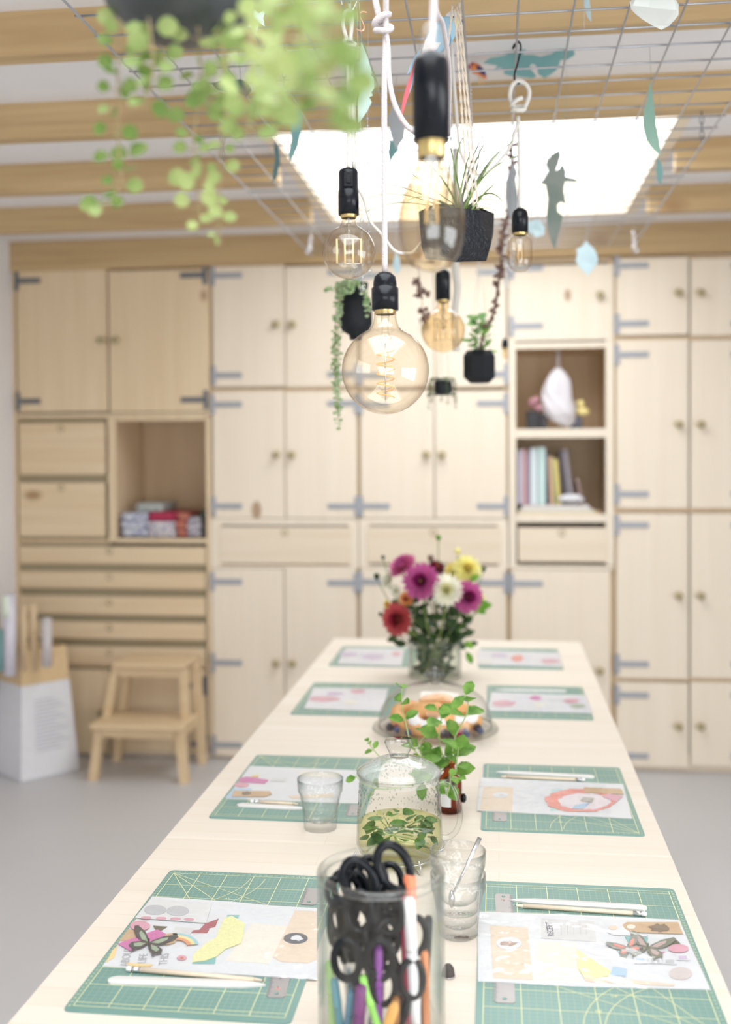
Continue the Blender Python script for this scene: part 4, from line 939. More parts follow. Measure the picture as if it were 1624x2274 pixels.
def pastry(dx, dy, z, rz, lb, s=1.0, tilt=0):
    c_ = cc+Vector((dx, dy, z)); m = MB(); m2 = MB(); q = Matrix.Rotation(rz, 3, 'Z') @ Matrix.Rotation(tilt, 3, 'X')
    P = [c_+q @ Vector((.034*s*cos(a), .026*s*sin(a), 0)) for a in [2*pi*i/18 for i in range(18)]]
    m.tube(P, [.0165*s*(1+.10*sin(i*2.1)) for i in range(18)], 12, closed=True)
    u = thing('pastry', c_, lb, 'pastry', 'golden ring pastries under the glass dome')
    part('crust', m, PAST, u)
    if 'sugar' in lb:
        m2.tube([p+Vector((0, -.002, .0052*s)) for p in P[9:18]], [.0135*s]*9, 10); part('icing_sugar', m2, SUGAR, u)
pastry(-.058, .015, .040, .4, 'plain golden ring pastry leaning at the left under the dome', 1.15, .5)
pastry(.005, .045, .050, 0, 'plain golden ring pastry at the back under the dome', 1.2, .6)
pastry(-.012, -.030, .044, -.3, 'golden ring pastry with icing sugar at the front centre', 1.25, .55)
pastry(.062, .012, .042, .6, 'golden ring pastry with icing sugar at the right under the dome', 1.15, .45)
BL = [((-.108, -.040), 'blackberry'), ((-.090, -.018), 'raspberry'), ((-.090, -.055), 'blueberry'), ((.028, -.085), 'blackberry'), ((-.012, -.100), 'blueberry'), ((.060, -.070), 'raspberry'), ((.075, -.060), 'blueberry'),
      ((.105, -.025), 'blackberry'), ((.112, -.050), 'blueberry'), ((.046, -.068), 'blackberry'), ((.090, -.010), 'raspberry'), ((-.060, -.080), 'blueberry'), ((.080, -.084), 'blueberry')]
BC = {'blackberry': plain('blackberry_skin', (.022, .010, .020), .3), 'raspberry': plain('raspberry_skin', (.30, .02, .05), .4), 'blueberry': plain('blueberry_skin', (.05, .07, .16), .5)}
WH = ['at the far left', 'left, touching the left pastry', 'left front', 'at the front, right of centre', 'at the very front centre', 'front right, beside the sugared pastry', 'front right, beside a raspberry', 'at the right side', 'at the far right', 'front, right of the middle pastry', 'right, behind the others', 'front left', 'far front right']
for ((x, y), k), wv in zip(BL, WH):
    p = cc+Vector((x, y, .017)); m = MB()
    if k == 'blueberry':
        m.ball(p+Vector((0, 0, .008)), .008, 12, sc=(1, 1, .92)); m.lathe([(.0025, 0), (.0032, .0012), (.0018, .0005)], p+Vector((0, 0, .0153)), 8)
    else:
        for lv_ in range(4):
            n_ = (6, 7, 6, 3)[lv_]; R_ = (.0060, .0078, .0062, .0025)[lv_]
            for q in range(n_): m.ball(p+Vector((R_*cos(2*pi*q/n_+lv_), R_*sin(2*pi*q/n_+lv_), .0042+lv_*.0040)), .0036, 8)
    single(k, m, BC[k], '%s on the glass plate, %s' % (k, wv), 'berry', 'berries on the cake plate', loc=p)

# ------------------------------------------------------------------ vase and bouquet
vc = P_(966, 1501, TZ); VR = .083; vd = (vc-EYE).dot(FWD)
u = thing('flower_vase', vc, 'clear glass cylinder vase with water and stems behind the pastry dome', 'vase')
part('vase_wall', MB().lathe([(.001, .005), (VR-.004, .005), (VR-.004, .112)], vc, 44).lathe([(.001, 0.0005), (VR-.002, 0.0005), (VR, .004), (VR, .112)], vc, 44), GTHIN, u)
part('vase_rim', MB().lathe([(VR-.002+.0026*cos(t), .112+.0026*sin(t)) for t in [2*pi*i/8 for i in range(9)]], vc, 44), SOLIDG, u)
part('water', MB().lathe([(.001, .006), (VR-.005, .006), (VR-.005, .085), (.001, .085)], vc, 40), WATER, u)
def dahlia(px, py, d, R, cols, face, lb, rings=6, stem=True, name='dahlia', cat='dahlia'):
    c_ = at(px, py, d); n_ = Vector(face).normalized(); q = Vector((0, 0, 1)).rotation_difference(n_); rr = random.Random(int(px*3+py))
    u = thing(name, c_, lb, cat, 'flowers in the vase bouquet'); R = R*1.08
    m = MB()
    for k in range(rings):
        t_ = k/(rings-1); n2 = int(18-8*t_); tiltt = radians(8+72*t_**.9); L = R*(1.0-.62*t_); zb = R*.30*t_
        for i in range(n2):
            a = 2*pi*(i+.5*(k % 2))/n2+rr.uniform(-.06, .06); dr = Vector((cos(a)*cos(tiltt), sin(a)*cos(tiltt), sin(tiltt)))
            b_ = Vector((cos(a)*R*.08, sin(a)*R*.08, zb)); up = Vector((-cos(a)*sin(tiltt), -sin(a)*sin(tiltt), cos(tiltt)))
            m.leaf(c_+q @ b_, c_+q @ (b_+dr*L), q @ up, R*.36*(1-.35*t_), mi=(0 if k < rings//2 else 1), seg=4, fold=.5, curl=-.12, prof=lambda u_: (.35+.65*sin(pi*min(1, .1+u_*.72)))*(1 if u_ < .95 else .35))
    part('petals', m, [cols[0], cols[1]], u)
    m = MB().ball(c_+n_*R*.34, R*.15, 10, sc=(1, 1, .7), ax=n_); part('flower_centre', m, cols[2], u)
    if stem:
        b = vc+Vector((rr.uniform(-.045, .045), rr.uniform(-.04, .04), .02)); md = vc+Vector(((c_.x-vc.x)*.35, (c_.y-vc.y)*.3, .115))
        part('stem', MB().tube(smooth_path([b, md, c_-n_*R*.15-Vector((0, 0, .03)), c_-n_*R*.02], 5), .0028, 7), paint('flower_stem', (.16, .22, .06)), u)
def leafcol(n_, a): return leafy(n_, a, tuple(min(1, x*1.25) for x in a), 60, .3, .6)
MG = leafcol('magenta_petal', (.50, .11, .30)); MGD = leafcol('deep_magenta_petal', (.30, .02, .14)); PK1 = leafcol('rose_petal', (.62, .16, .34)); WH1 = leafcol('white_petal', (.80, .79, .68)); WH2 = leafcol('cream_petal', (.78, .76, .50))
YE1 = leafcol('lemon_petal', (.84, .78, .34)); YE2 = leafcol('yellow_petal', (.80, .70, .22)); RD1 = leafcol('crimson_petal', (.36, .03, .05)); RD2 = leafcol('light_crimson_petal', (.50, .09, .10)); BU = leafcol('burgundy_petal', (.09, .01, .02)); OR1 = leafcol('apricot_petal', (.75, .36, .12))
YC = paint('pollen_yellow', (.62, .42, .12))
B_ = vd
dahlia(937, 1292, B_-.07, .052, (MG, MGD, YC), (-.1, -1, .25), 'large magenta dahlia facing the camera in the bouquet')
dahlia(991, 1312, B_-.08, .046, (WH1, WH2, YE1), (.1, -1, .3), 'white dahlia in the middle of the bouquet')
dahlia(1035, 1325, B_-.06, .046, (MG, MGD, YC), (.5, -1, .1), 'magenta dahlia at the right of the bouquet')
dahlia(898, 1262, B_-.01, .044, (PK1, MG, YC), (-.5, -.5, .8), 'rose pink dahlia tilted up at the upper left of the bouquet')
dahlia(887, 1374, B_-.08, .048, (RD2, RD1, YC), (-.5, -1, 0), 'crimson dahlia low at the left of the bouquet')
dahlia(1036, 1266, B_+.0, .042, (YE1, YE2, YE2), (.3, -.9, .5), 'lemon yellow dahlia at the upper right of the bouquet')
dahlia(1010, 1272, B_+.03, .030, (YE2, YE1, YE2), (0, -1, .3), 'smaller yellow dahlia tucked behind the white one', rings=5)
dahlia(968, 1264, B_+.03, .026, (BU, RD1, BU), (.2, -.8, .6), 'small burgundy dahlia between the magenta and the yellow', rings=5)
dahlia(866, 1287, B_+.0, .028, (WH1, WH1, WH2), (-.8, -.6, .2), 'small white dahlia at the far left of the bouquet', rings=5)
dahlia(882, 1312, B_-.02, .020, (WH1, WH1, WH2), (-.6, -.8, 0), 'tiny white flower above the crimson dahlia', rings=4)
dahlia(904, 1330, B_-.02, .022, (OR1, RD2, YC), (-.3, -1, .2), 'apricot flower below the magenta dahlia', rings=4)
dahlia(862, 1342, B_-.0, .014, (YE2, OR1, YC), (-.6, -.8, 0), 'tiny yellow flower at the left of the bouquet', rings=4)
dahlia(1066, 1330, B_-.0, .016, (YE1, WH2, YC), (.6, -.8, 0), 'tiny pale yellow flower at the right of the bouquet', rings=4)
for (x, y, d_, r_, mt, lb) in ((974, 1194, .02, .008, BRIGHT, 'green bud on the tallest stalk of the bouquet'), (1017, 1224, .02, .010, YE1, 'yellow bud above the lemon dahlia'), (851, 1238, .0, .006, DARKLEAF, 'small dark bud at the upper left of the bouquet'),
                              (837, 1280, .0, .009, DARKLEAF, 'dark bud at the far left of the bouquet'), (845, 1364, -.02, .006, DARKLEAF, 'dark bud left of the crimson dahlia'), (957, 1240, .03, .010, DRIED, 'brown bud above the burgundy dahlia'), (1074, 1264, .02, .008, DARKLEAF, 'dark bud at the far right of the bouquet')):
    c_ = at(x, y, B_+d_); u = thing('flower_bud', c_, lb, 'bud', 'flower buds in the bouquet')
    m = MB().ball(c_, r_, 10, sc=(1, 1, 1.2))
    for k in range(5): m.leaf(c_-Vector((0, 0, r_)), c_+Vector((cos(k*1.26)*r_*1.3, sin(k*1.26)*r_*1.3, r_*.9)), (0, 0, 1), r_, fold=.3)
    part('bud', m, mt, u)
    part('stem', MB().tube(smooth_path([vc+Vector(((c_.x-vc.x)*.2, 0, .07)), vc+Vector(((c_.x-vc.x)*.6, (c_.y-vc.y)*.5, .17)), c_-Vector((0, 0, r_))], 5), .0014, 6), paint('flower_stem', (.16, .22, .06)), u)
rr = random.Random(21); k = 0
FO = ['at the left', 'at the right', 'in front of the vase rim', 'behind the blooms', 'inside the vase']
for gi, (cnt, rng) in enumerate(((26, (880, 940, 1335, 1432)), (30, (990, 1050, 1330, 1432)), (44, (905, 1035, 1350, 1445)), (34, (890, 1050, 1300, 1400)), (70, (918, 1016, 1440, 1500)))):
    m = MB(); org = vc+Vector((0, 0, .08))
    m.tube([vc+Vector((.02*(gi-2), .01, .01)), vc+Vector((.03*(gi-2), .0, .14))], .003, 6)
    for i in range(cnt):
        x, y = rr.uniform(rng[0], rng[1]), rr.uniform(rng[2], rng[3]); rad = .055 if gi == 4 else .05
        p = at(x, y, B_+rr.uniform(-rad, rad)); a = rr.uniform(0, 2*pi); L = rr.uniform(.025, .05) if gi < 4 else .032
        dr = Vector((cos(a), sin(a)*.5, rr.uniform(-.4, .8))).normalized()
        if gi == 4:
            v2 = p-vc; rd = sqrt(v2.x**2+v2.y**2)
            if rd > .045: p = vc+Vector((v2.x*.045/rd, v2.y*.045/rd, v2.z))
            p.z = min(max(p.z, vc.z+.02), vc.z+.09); dr = Vector((cos(a), sin(a), rr.uniform(-.6, .6))).normalized()
        m.leaf(p, p+dr*L, (rr.uniform(-1, 1), -1, rr.uniform(-.3, 1)), L*.5, fold=.25, curl=.15, seg=5)
        m.tube([p, p.lerp(Vector((vc.x, vc.y, p.z-.05)), .7)], .001, 5)
    single('foliage_sprig', m, DARKLEAF, 'dark green foliage of the bouquet %s' % FO[gi], 'foliage', 'foliage in the bouquet')
m = MB()
for (x, y, dx, dy) in ((1072, 1352, 22, -10), (1060, 1350, 20, 12), (1045, 1448, 4, 26), (1040, 1425, 12, 14), (1050, 1290, 16, -12), (1058, 1340, 30, 0)):
    p = at(x-8, y, B_-.03); q = at(x+dx, y+dy, B_-.05); m.leaf(p, q, (0, -1, .5), .022, fold=.2, seg=5)
    m.tube([p, at(1005, 1420, B_)], .0011, 5)
single('leafy_twig', m, BRIGHT, 'bright green leafy twig at the right edge of the bouquet', 'twig', 'foliage in the bouquet')

# ================================================================== overhead
GZ = 2.27
gx0, gx1, gy0, gy1 = -.765, .545, .45, 4.44
u = thing('wire_mesh_panel', ((gx0+gx1)/2, (gy0+gy1)/2, GZ), 'galvanised wire mesh panel hung under the ceiling above the table', 'wire mesh panel')
nx = 13; ny = 40
for i in range(nx+1):
    x = gx0+(gx1-gx0)*i/nx; part('long_rod', MB().tube([(x, gy0-.012, GZ), (x, gy1+.012, GZ)], .0021 if i not in (0, nx) else .0027, 6), WIRE, u)
for j in range(ny+1):
    y = gy0+(gy1-gy0)*j/ny; part('cross_rod', MB().tube([(gx0-.012, y, GZ+.004), (gx1+.012, y, GZ+.004)], .0021, 6), WIRE, u)
def hang(p):
    j = round((p.y-gy0)/((gy1-gy0)/40)); j = max(0, min(40, j))
    return Vector((max(gx0, min(gx1, p.x)), gy0+(gy1-gy0)*j/40, GZ+.004))
def chain(x, y, lb):
    m = MB(); z = GZ; k = 0
    while z < 2.372:
        a = Vector((1, 0, 0)) if k % 2 else Vector((0, 1, 0))
        m.tube([Vector((x, y, z+.010))+a*(.005*cos(t))+Vector((0, 0, .012*sin(t))) for t in [2*pi*i/12 for i in range(12)]], .0013, 6, closed=True); z += .019; k += 1
    single('hanging_chain', m, HINGE_D, lb, 'chain', 'short chains holding the wire mesh')
chain(gx0, 2.99, 'short dark chain holding the left edge of the wire mesh'); chain(gx1, 2.99, 'short dark chain holding the right edge of the wire mesh')
chain(gx0+.3, 2.37, 'short dark chain in the left part of the wire mesh, behind the creeper')

# ------------------------------------------------------------------ pendant lamps
def bulb_profile(kind, s=1.0):
    if kind == 'globe':      # radius 1 sphere with a neck; origin at the cap, going down
        R = 1.0; pts = [(.26, 0), (.25, -.10), (.27, -.22)]
        pts += [(.32, -.33), (.42, -.42)]
        cz = -1.32
        for i in range(15):
            a = radians(62-152*i/14); pts.append((max(.001, R*cos(a)), cz+R*sin(a)))
        return pts
    if kind == 'pear':
        return [(.36, 0), (.35, -.15), (.42, -.45), (.56, -.85), (.74, -1.25), (.90, -1.65), (.99, -2.05), (1.0, -2.4), (.97, -2.9), (.86, -3.3), (.60, -3.65), (.30, -3.80), (.001, -3.84)]
    return [(.50, 0), (.62, -.12), (.9, -.35), (1.0, -.6), (1.0, -2.0), (.98, -2.5), (.85, -2.85), (.55, -3.08), (.001, -3.15)]
def lamp(top_px, d, R, kind, mat_, sock_r, sock_h, lb, cord_mat, cord_pts, cord_r=.0028, fil='spiral', style='plain', extra=None):
    """top_px: pixel of the top centre of the socket"""
    c = at(top_px[0], top_px[1], d); u = thing('pendant_lamp', c, lb, 'pendant lamp', 'bare bulb pendant lamps over the table')
    r = sock_r; h = sock_h
    if style == 'shoulder': prof = [(.0001, 0), (r*.45, -.0005), (r*.78, -.006), (r*.86, -.014), (r*.88, -.019), (r*.86, -.021), (r, -.0225), (r, -h), (r*.86, -h)]
    elif style == 'switch': prof = [(.0001, 0), (r*.55, -.0005), (r*.85, -.003), (r*.93, -.008), (r*.93, -h*.47), (r, -h*.49), (r, -h), (r*.86, -h)]
    else: prof = [(.0001, 0), (r*.5, 0), (r*.86, -.005), (r*.96, -.010), (r, -.018), (r, -h), (r*.86, -h)]
    s_ = part('socket', MB().lathe(prof, c, 36), BLACK, u)
    if style == 'switch':
        tw = (EYE-c); tw.z = 0; tw.normalize(); sdv = Vector((-tw.y, tw.x, 0)); o_ = c+tw*(r*.90)+Vector((0, 0, -.024)); M = Matrix((sdv, tw, Vector((0, 0, 1)))).transposed()
        m = MB().box((-.0085, -.004, -.013), (.0085, .003, .013), bev=.001); m.v = [o_+M @ p for p in m.v]; part('switch_plate', m, BLACK, s_)
        m = MB().box((-.004, .003, -.007), (.004, .0055, .007), bev=.0008); m.v = [o_+M @ p for p in m.v]; part('switch_button', m, MATTE, s_)
    cw = .012 if kind == 'pear' else .0; part('screw_cap', MB().lathe([(r*.80, -h+.002), (r*.80, -h-.004-cw), (r*.70, -h-.006-cw)], c, 28), BRASS, u)
    bc_ = c-Vector((0, 0, h+.003)); P = [(a*R, b*R) for a, b in bulb_profile(kind)]
    b = part('glass_bulb', MB().lathe(P, bc_, 48), mat_, u)
    cz = bc_-Vector((0, 0, R*1.32))
    if kind == 'globe':
        part('glass_stem', MB().tube([bc_, bc_-Vector((0, 0, R*.45)), bc_-Vector((0, 0, R*.60))], [R*.10, R*.07, R*.16], 14), GTHIN, b)
    if fil == 'spiral':
        m = MB(); n_ = 110; m.tube([cz+Vector((R*.20*cos(t_), R*.20*sin(t_), R*.48-R*1.10*i/n_)) for i, t_ in enumerate([2*pi*5*i/n_ for i in range(n_+1)])], R*.016, 6)
        part('spiral_filament', m, FILA, b); part('support_wire', MB().tube([cz+Vector((0, 0, R*.62)), cz-Vector((0, 0, R*.68))], R*.018, 6), STEEL, b)
    else:
        ks = 4 if fil == 'rods' else 2
        top = R*.42 if kind == 'globe' else None
        for i in range(ks):
            o = (i-(ks-1)/2)*R*(.30 if ks == 4 else .4)
            if kind == 'globe': a_, b_ = cz+side*o+Vector((0, 0, R*.50)), cz+side*o-Vector((0, 0, R*.42))
            else:
                L = 3.0*R if kind == 'tube' else 3.3*R
                a_, b_ = bc_+side*o*.6-Vector((0, 0, L*.28)), bc_+side*o*.9-Vector((0, 0, L*.72))
            part('filament_rod', MB().tube([a_, b_], R*.035, 7), FILY, b)
            if i == 0: t0, b0_ = a_, b_
        part('wire_frame', MB().tube([t0, a_], R*.02, 6).tube([b0_, b_], R*.02, 6).tube([(t0+a_)/2, bc_], R*.025, 6), STEEL, b)
    m = MB(); pts = [c+Vector((0, 0, -.001))]+cord_pts(c) if callable(cord_pts) else cord_pts
    part('cord', MB().tube(smooth_path(pts, 6), cord_r, 8), cord_mat, u)
    if extra: extra(u, c)
    return u
def knot(u, p, R, r, mat_, tilt=0.0):
    """a loose overhand knot around the cord"""
    pts = []
    for i in range(29):
        t_ = 2*pi*1.35*i/28+tilt; pts.append(Vector(p)+side*(R*cos(t_)*(1-.12*i/28))+Vector((0, -R*.7*sin(t_), R*(.9-1.7*i/28)+R*.25*sin(t_*1.5))))
    part('knot', MB().tube(pts, r, 8), mat_, u)

def ex4(u, c):
    d = (c-EYE).dot(FWD)
    knot(u, at(851, 58, d), .013, .0042, CORD, .6)
    part('cord_loop', MB().tube(smooth_path([at(858, 75, d-.004), at(862, 110, d), at(864, 170, d), at(876, 230, d), at(900, 275, d), at(925, 295, d), at(945, 290, d)], 6), .0038, 8), CORD, u)
    part('cord_strand', MB().tube(smooth_path([at(846, 52, d+.004), at(838, 20, d), at(826, -40, d)], 5), .0045, 8), CORD, u)
lamp((855, 605), 1.54, .0625, 'globe', GB_CLEAR, .0192, .054, 'big round bulb with spiral filament, lowest and centre of the pendants', CORD,
     lambda c: [at(854, 400, 1.54), at(854, 200, 1.54), at(857, 60, 1.54), at(858, -80, 1.53), on_z(858, -80, GZ-.0)], .0042, 'spiral', 'shoulder', ex4)
def ex1(u, c):
    d = 1.93
    knot(u, at(777, 100, d), .010, .0036, CORDW, 2.0)
    part('cord_loop', MB().tube(smooth_path([at(772, 92, d), at(762, 55, d), at(766, 30, d), at(776, 26, d), at(782, 45, d), at(778, 92, d)], 6), .0036, 8), CORDW, u)
    part('cord_strand', MB().tube(smooth_path([at(786, 372, d), at(783, 250, d), at(782, 110, d)], 4), .0034, 8), CORDW, u)
    part('hook', MB().tube(smooth_path([at(782, 30, d-.002), at(776, 34, d-.004), at(771, 28, d), at(760, 10, d+.01), at(757, -10, d), at(766, -22, d), at(780, -14, d), at(794, -2, d), at(780, 28, d)], 4), .0017, 8), STEEL, u)
lamp((774, 374), 1.93, .0478, 'globe', GB_CLEAR, .0185, .083, 'round bulb with four upright filaments, leftmost of the pendants', CORDW,
     lambda c: [at(775, 250, 1.93), at(773, 120, 1.93)], .0036, 'rods', 'switch', ex1)
def ex2(u, c):
    part('clear_collar', MB().lathe([(.013, .0), (.013, .02), (.006, .03)], c, 20), GTHIN, u)
lamp((957, 118), 1.13, .0345, 'pear', GB_SMOKE, .0192, .092, 'blurred pear bulb closest to the camera under a long black socket', CORD,
     lambda c: [at(962, 40, 1.13), at(966, -60, 1.13), at(968, -200, 1.13)], .0040, 'two', 'plain', ex2)
lamp((984, 598), 2.72, .055, 'globe', GB_AMBER, .0185, .078, 'amber round bulb hanging behind the big round one, to its right', CORDW,
     lambda c: [at(990, 480, 2.72), at(1002, 300, 2.72), at(1000, 180, 2.72)], .0032, 'rods', 'plain')
def ex5(u, c):
    d = 2.22
    knot(u, at(1152, 238, d), .014, .0046, CORDW, 1.0)
    part('cord_loop', MB().tube(smooth_path([at(1143, 240, d), at(1133, 215, d), at(1138, 190, d), at(1152, 180, d), at(1168, 187, d), at(1176, 205, d), at(1170, 230, d), at(1158, 248, d)], 6), .0046, 8), CORDW, u)
    part('hook', MB().tube(smooth_path([at(1150, 95, d), at(1142, 100, d), at(1140, 108, d+.01), at(1150, 92, d), at(1157, 105, d), at(1150, 140, d), at(1143, 165, d), at(1144, 180, d), at(1151, 186, d), at(1156, 182, d)], 5), .0020, 8), BLACK, u)
lamp((1155, 463), 2.22, .0245, 'tube', GB_CLEAR, .0170, .050, 'small tubular bulb on a knotted white cord, rightmost of the pendants', CORDW,
     lambda c: [at(1154, 380, 2.22), at(1151, 258, 2.22)], .0036, 'two', 'plain', ex5)
lamp((1122, 752), 3.6, .010, 'tube', GB_AMBER, .0115, .032, 'tiny pendant with a slim amber tube beside the open niches', CORDW,
     lambda c: [at(1121, 640, 3.6), at(1118, 560, 3.6), on_z(1118, 500, GZ)], .0014, 'two', 'plain')
# loose cords
def cord(pts, r, mt, lb, name='draped_cord'):
    return single(name, MB().tube(smooth_path(pts, 8), r, 8), mt, lb, 'cord', 'loose cords hanging between the lamps', loc=Vector(pts[0]))
cord([hang(at(782, 60, 1.98)), at(786, 200, 1.985), at(790, 392, 1.98), at(808, 440, 1.98), at(822, 490, 1.98), at(848, 520, 1.98), at(875, 555, 1.98), at(900, 562, 1.98), at(925, 552, 1.98), at(960, 480, 1.99), at(985, 250, 2.0), hang(at(990, 60, 2.0))], .0028, CORDW, 'thin white cord sagging between the left bulb and the blurred bulb')
cord([hang(at(1002, 60, 2.2)), at(1003, 90, 2.2), at(1006, 150, 2.2), at(1014, 250, 2.2), at(1022, 330, 2.2), at(1040, 372, 2.2), at(1065, 388, 2.2), at(1095, 372, 2.2), at(1130, 330, 2.2), at(1150, 275, 2.2)], .0034, CORDW, 'white cord looping from behind the black socket to the right pendant')
cord([hang(at(960, -60, 1.35)), at(962, -30, 1.37), at(985, 60, 1.5), at(998, 160, 1.6), at(996, 300, 1.7)], .0034, CORD, 'cord running up beside the long black socket')
cord([hang(at(1012, 400, 2.9)), at(1012, 500, 2.9), at(1012, 598, 2.9), at(1016, 640, 2.9), at(1010, 700, 2.9), at(1014, 780, 2.9)], .010, CORDW, 'thick white rope tail hanging behind the black sockets')
cord([at(1126, 640, 3.1), at(1120, 560, 3.1), at(1124, 500, 3.1), at(1130, 420, 3.1), hang(at(1130, 400, 3.1))], .004, CORDW, 'pale cord running down right of the dried branch')

# ------------------------------------------------------------------ faceted planter with grass plant
pd = 1.98
c = at(1048, 520, pd); 
u = thing('faceted_planter', c-Vector((0, 0, .05)), 'faceted black planter with a grassy plant hanging on jute twine', 'planter', 'hanging planters')
top = [at(930, 470, pd-.02), at(1000, 460, pd-.06), at(1062, 466, pd-.035), at(1098, 474, pd+.02), at(1060, 458, pd+.06), at(970, 452, pd+.05)]
mid = [at(936, 545, pd-.03), at(1012, 556, pd-.075), at(1090, 546, pd-.01), at(1096, 520, pd+.04), at(1040, 530, pd+.075), at(950, 520, pd+.06)]
bot = [at(945, 575, pd-.01), at(1015, 582, pd-.045), at(1080, 580, pd), at(1086, 560, pd+.025), at(1040, 560, pd+.045), at(960, 560, pd+.035)]
m = MB(); fs = []
for k in range(6):
    j = (k+1) % 6
    fs += [(k, 6+k, j), (6+k, 6+j, j), (6+k, 12+k, 12+j, 6+j)]
fs.append((17, 16, 15, 14, 13, 12)); m.add(top+mid+bot, fs)
part('pot', m, SLATE, u)
tcn = sum(top, Vector())/6
part('soil', MB().add([tcn+(p-tcn)*.99-Vector((0, 0, .004)) for p in top], [(0, 1, 2, 3, 4, 5)]), paint('potting_soil', (.06, .045, .035)), u)
blades = [((1030, 455), (1062, 330), (1092, 295)), ((1028, 455), (1080, 350), (1142, 312)), ((1028, 455), (1070, 370), (1150, 345)), ((1028, 455), (1085, 400), (1118, 450)), ((1030, 460), (1060, 430), (1105, 447)), ((1040, 462), (1080, 452), (1105, 470)),
          ((1024, 455), (1060, 400), (1066, 330)), ((1022, 455), (1030, 380), (1045, 335)), ((1020, 455), (900, 378), (878, 355)), ((1015, 458), (880, 395), (812, 408)), ((1012, 458), (870, 400), (795, 452)), ((1012, 460), (870, 425), (800, 480)),
          ((1022, 455), (1040, 350), (1080, 290)), ((1018, 455), (1000, 330), (1040, 290)), ((1020, 458), (985, 380), (930, 350)), ((1025, 455), (1060, 420), (1075, 385)), ((1035, 458), (1075, 425), (1098, 410)), ((1018, 455), (1010, 380), (1002, 330)), ((1026, 455), (1066, 372), (1110, 335)), ((1020, 458), (950, 420), (905, 445))]
m = MB(); rr = random.Random(2)
for k, (a, b, c_) in enumerate(blades):
    A, B, C = at(*a, pd), at(*b, pd+rr.uniform(-.05, .05)), at(*c_, pd+rr.uniform(-.08, .08)); A = A+Vector((rr.uniform(-.012, .012), rr.uniform(-.012, .012), -.01)); P = [(1-t_)**2*A+2*t_*(1-t_)*B+t_*t_*C for t_ in [i/12 for i in range(13)]]
    m.tube(P, [.0022*(1-i/13)**.7+.0003 for i in range(13)], 5, 1 if k % 3 == 0 else 0, flat=.4)
part('grass_blades', m, [GRASS, GRASSP], u)
for (x0, y0, x1, y1) in ((1010, 20, 1040, 448), (1020, 5, 1062, 470), (1016, 12, 1052, 460), (1006, 10, 948, 470)):
    a, b = at(x0, y0, pd), at(x1, y1, pd); m = MB(); n_ = 60
    P = [a.lerp(b, i/n_) for i in range(n_+1)]
    for s_ in (0, pi): m.tube([p+side*(.0013*cos(i*.9+s_))+Vector((0, .0013*sin(i*.9+s_), 0)) for i, p in enumerate(P)], .0013, 6)
    for i in range(45):
        p = a.lerp(b, rr.random()*.55); m.tube([p, p+Vector((rr.uniform(-.008, .008), rr.uniform(-.004, .004), rr.uniform(-.004, .004)))], .00018, 3)
    part('jute_twine', m, JUTE, u)

# ------------------------------------------------------------------ other hanging planters
def pot_at(px, py, d, w_, h_, shape, lb, mt=MATTE, n=8):
    c = at(px, py, d); b = c-Vector((0, 0, h_/2)); u = thing('hanging_planter', b, lb, 'planter', 'hanging planters')
    if shape == 'oct': prof = [(.001, 0), (w_*.30, 0), (w_*.5, h_*.18), (w_*.5, h_*.84), (w_*.40, h_), (w_*.36, h_), (w_*.36, h_*.9)]; part('pot', MB().lathe(prof, b, n, smooth=False, ph=.3), mt, u)
    elif shape == 'urn': prof = [(.001, 0), (w_*.18, 0), (w_*.20, h_*.08), (w_*.42, h_*.16), (w_*.5, h_*.28), (w_*.5, h_*.62), (w_*.46, h_*.72), (w_*.36, h_*.78), (w_*.37, h_*.92), (w_*.39, h_), (w_*.34, h_)]; part('pot', MB().lathe(prof, b, 32), mt, u)
    else: prof = [(.001, 0), (w_*.40, 0), (w_*.5, h_*.25), (w_*.5, h_*.8), (w_*.45, h_), (w_*.40, h_), (w_*.40, h_*.85)]; part('pot', MB().lathe(prof, b, 28), mt, u)
    rr_ = w_*.36; t_ = c+Vector((0, 0, h_/2))
    part('soil', MB().lathe([(.001, 0), (rr_, 0)], t_-Vector((0, 0, .006)), 20), paint('potting_soil', (.06, .045, .035)), u)
    m = MB()
    for k in range(3):
        a = 2*pi*k/3+.4; m.tube([t_+Vector((rr_*cos(a), rr_*sin(a), 0)), Vector((t_.x, t_.y, min(GZ, t_.z+.25))), hang(t_)], .0009, 5)
    part('hanging_string', m, CORDW, u)
    hp_ = hang(t_); m = MB().tube([hp_+Vector((0, .0075*cos(q*pi/7), -.004+.0075*sin(q*pi/7))) for q in range(14)], .0011, 6, closed=True); part('hook_ring', m, HINGE_D, u)
    return u, t_
u, t_ = pot_at(790, 692, 2.6, .080, .135, 'urn', 'black urn shaped planter with string of pearls, behind the big bulb')
rr = random.Random(31)
def pearls(u, pts, n_, sp, r, mt=PEARL):
    P = smooth_path(pts, 8); m = MB(); m.tube(P, .0006, 5, 1)
    for i in range(n_):
        p = P[int(rr.random()**.8*(len(P)-1))]; q = p+Vector((rr.uniform(-sp, sp), rr.uniform(-sp, sp), rr.uniform(-sp, sp))); m.ball(q, r*rr.uniform(.7, 1.2), 6, sc=(1, 1, .8))
    part('trailing_stem', m, [mt, VSTEM], u)
for k in range(5):
    o = (k-2)*.007
    pearls(u, [t_+Vector((o, 0, .002)), at(765, 632, 2.55)+Vector((o, 0, 0)), at(750+k*2, 662, 2.55), at(742+k*3, 740, 2.55), at(742+k*3, 800+k*20, 2.55), at(744+k*2, 860+k*24, 2.55)], 62, .0075, .0040)
pearls(u, [t_, at(745, 640, 2.5), at(718, 646, 2.5)], 24, .005, .0034)
pearls(u, [t_, at(800, 630, 2.5), at(812, 660, 2.5), at(822, 700, 2.5)], 50, .007, .0045)
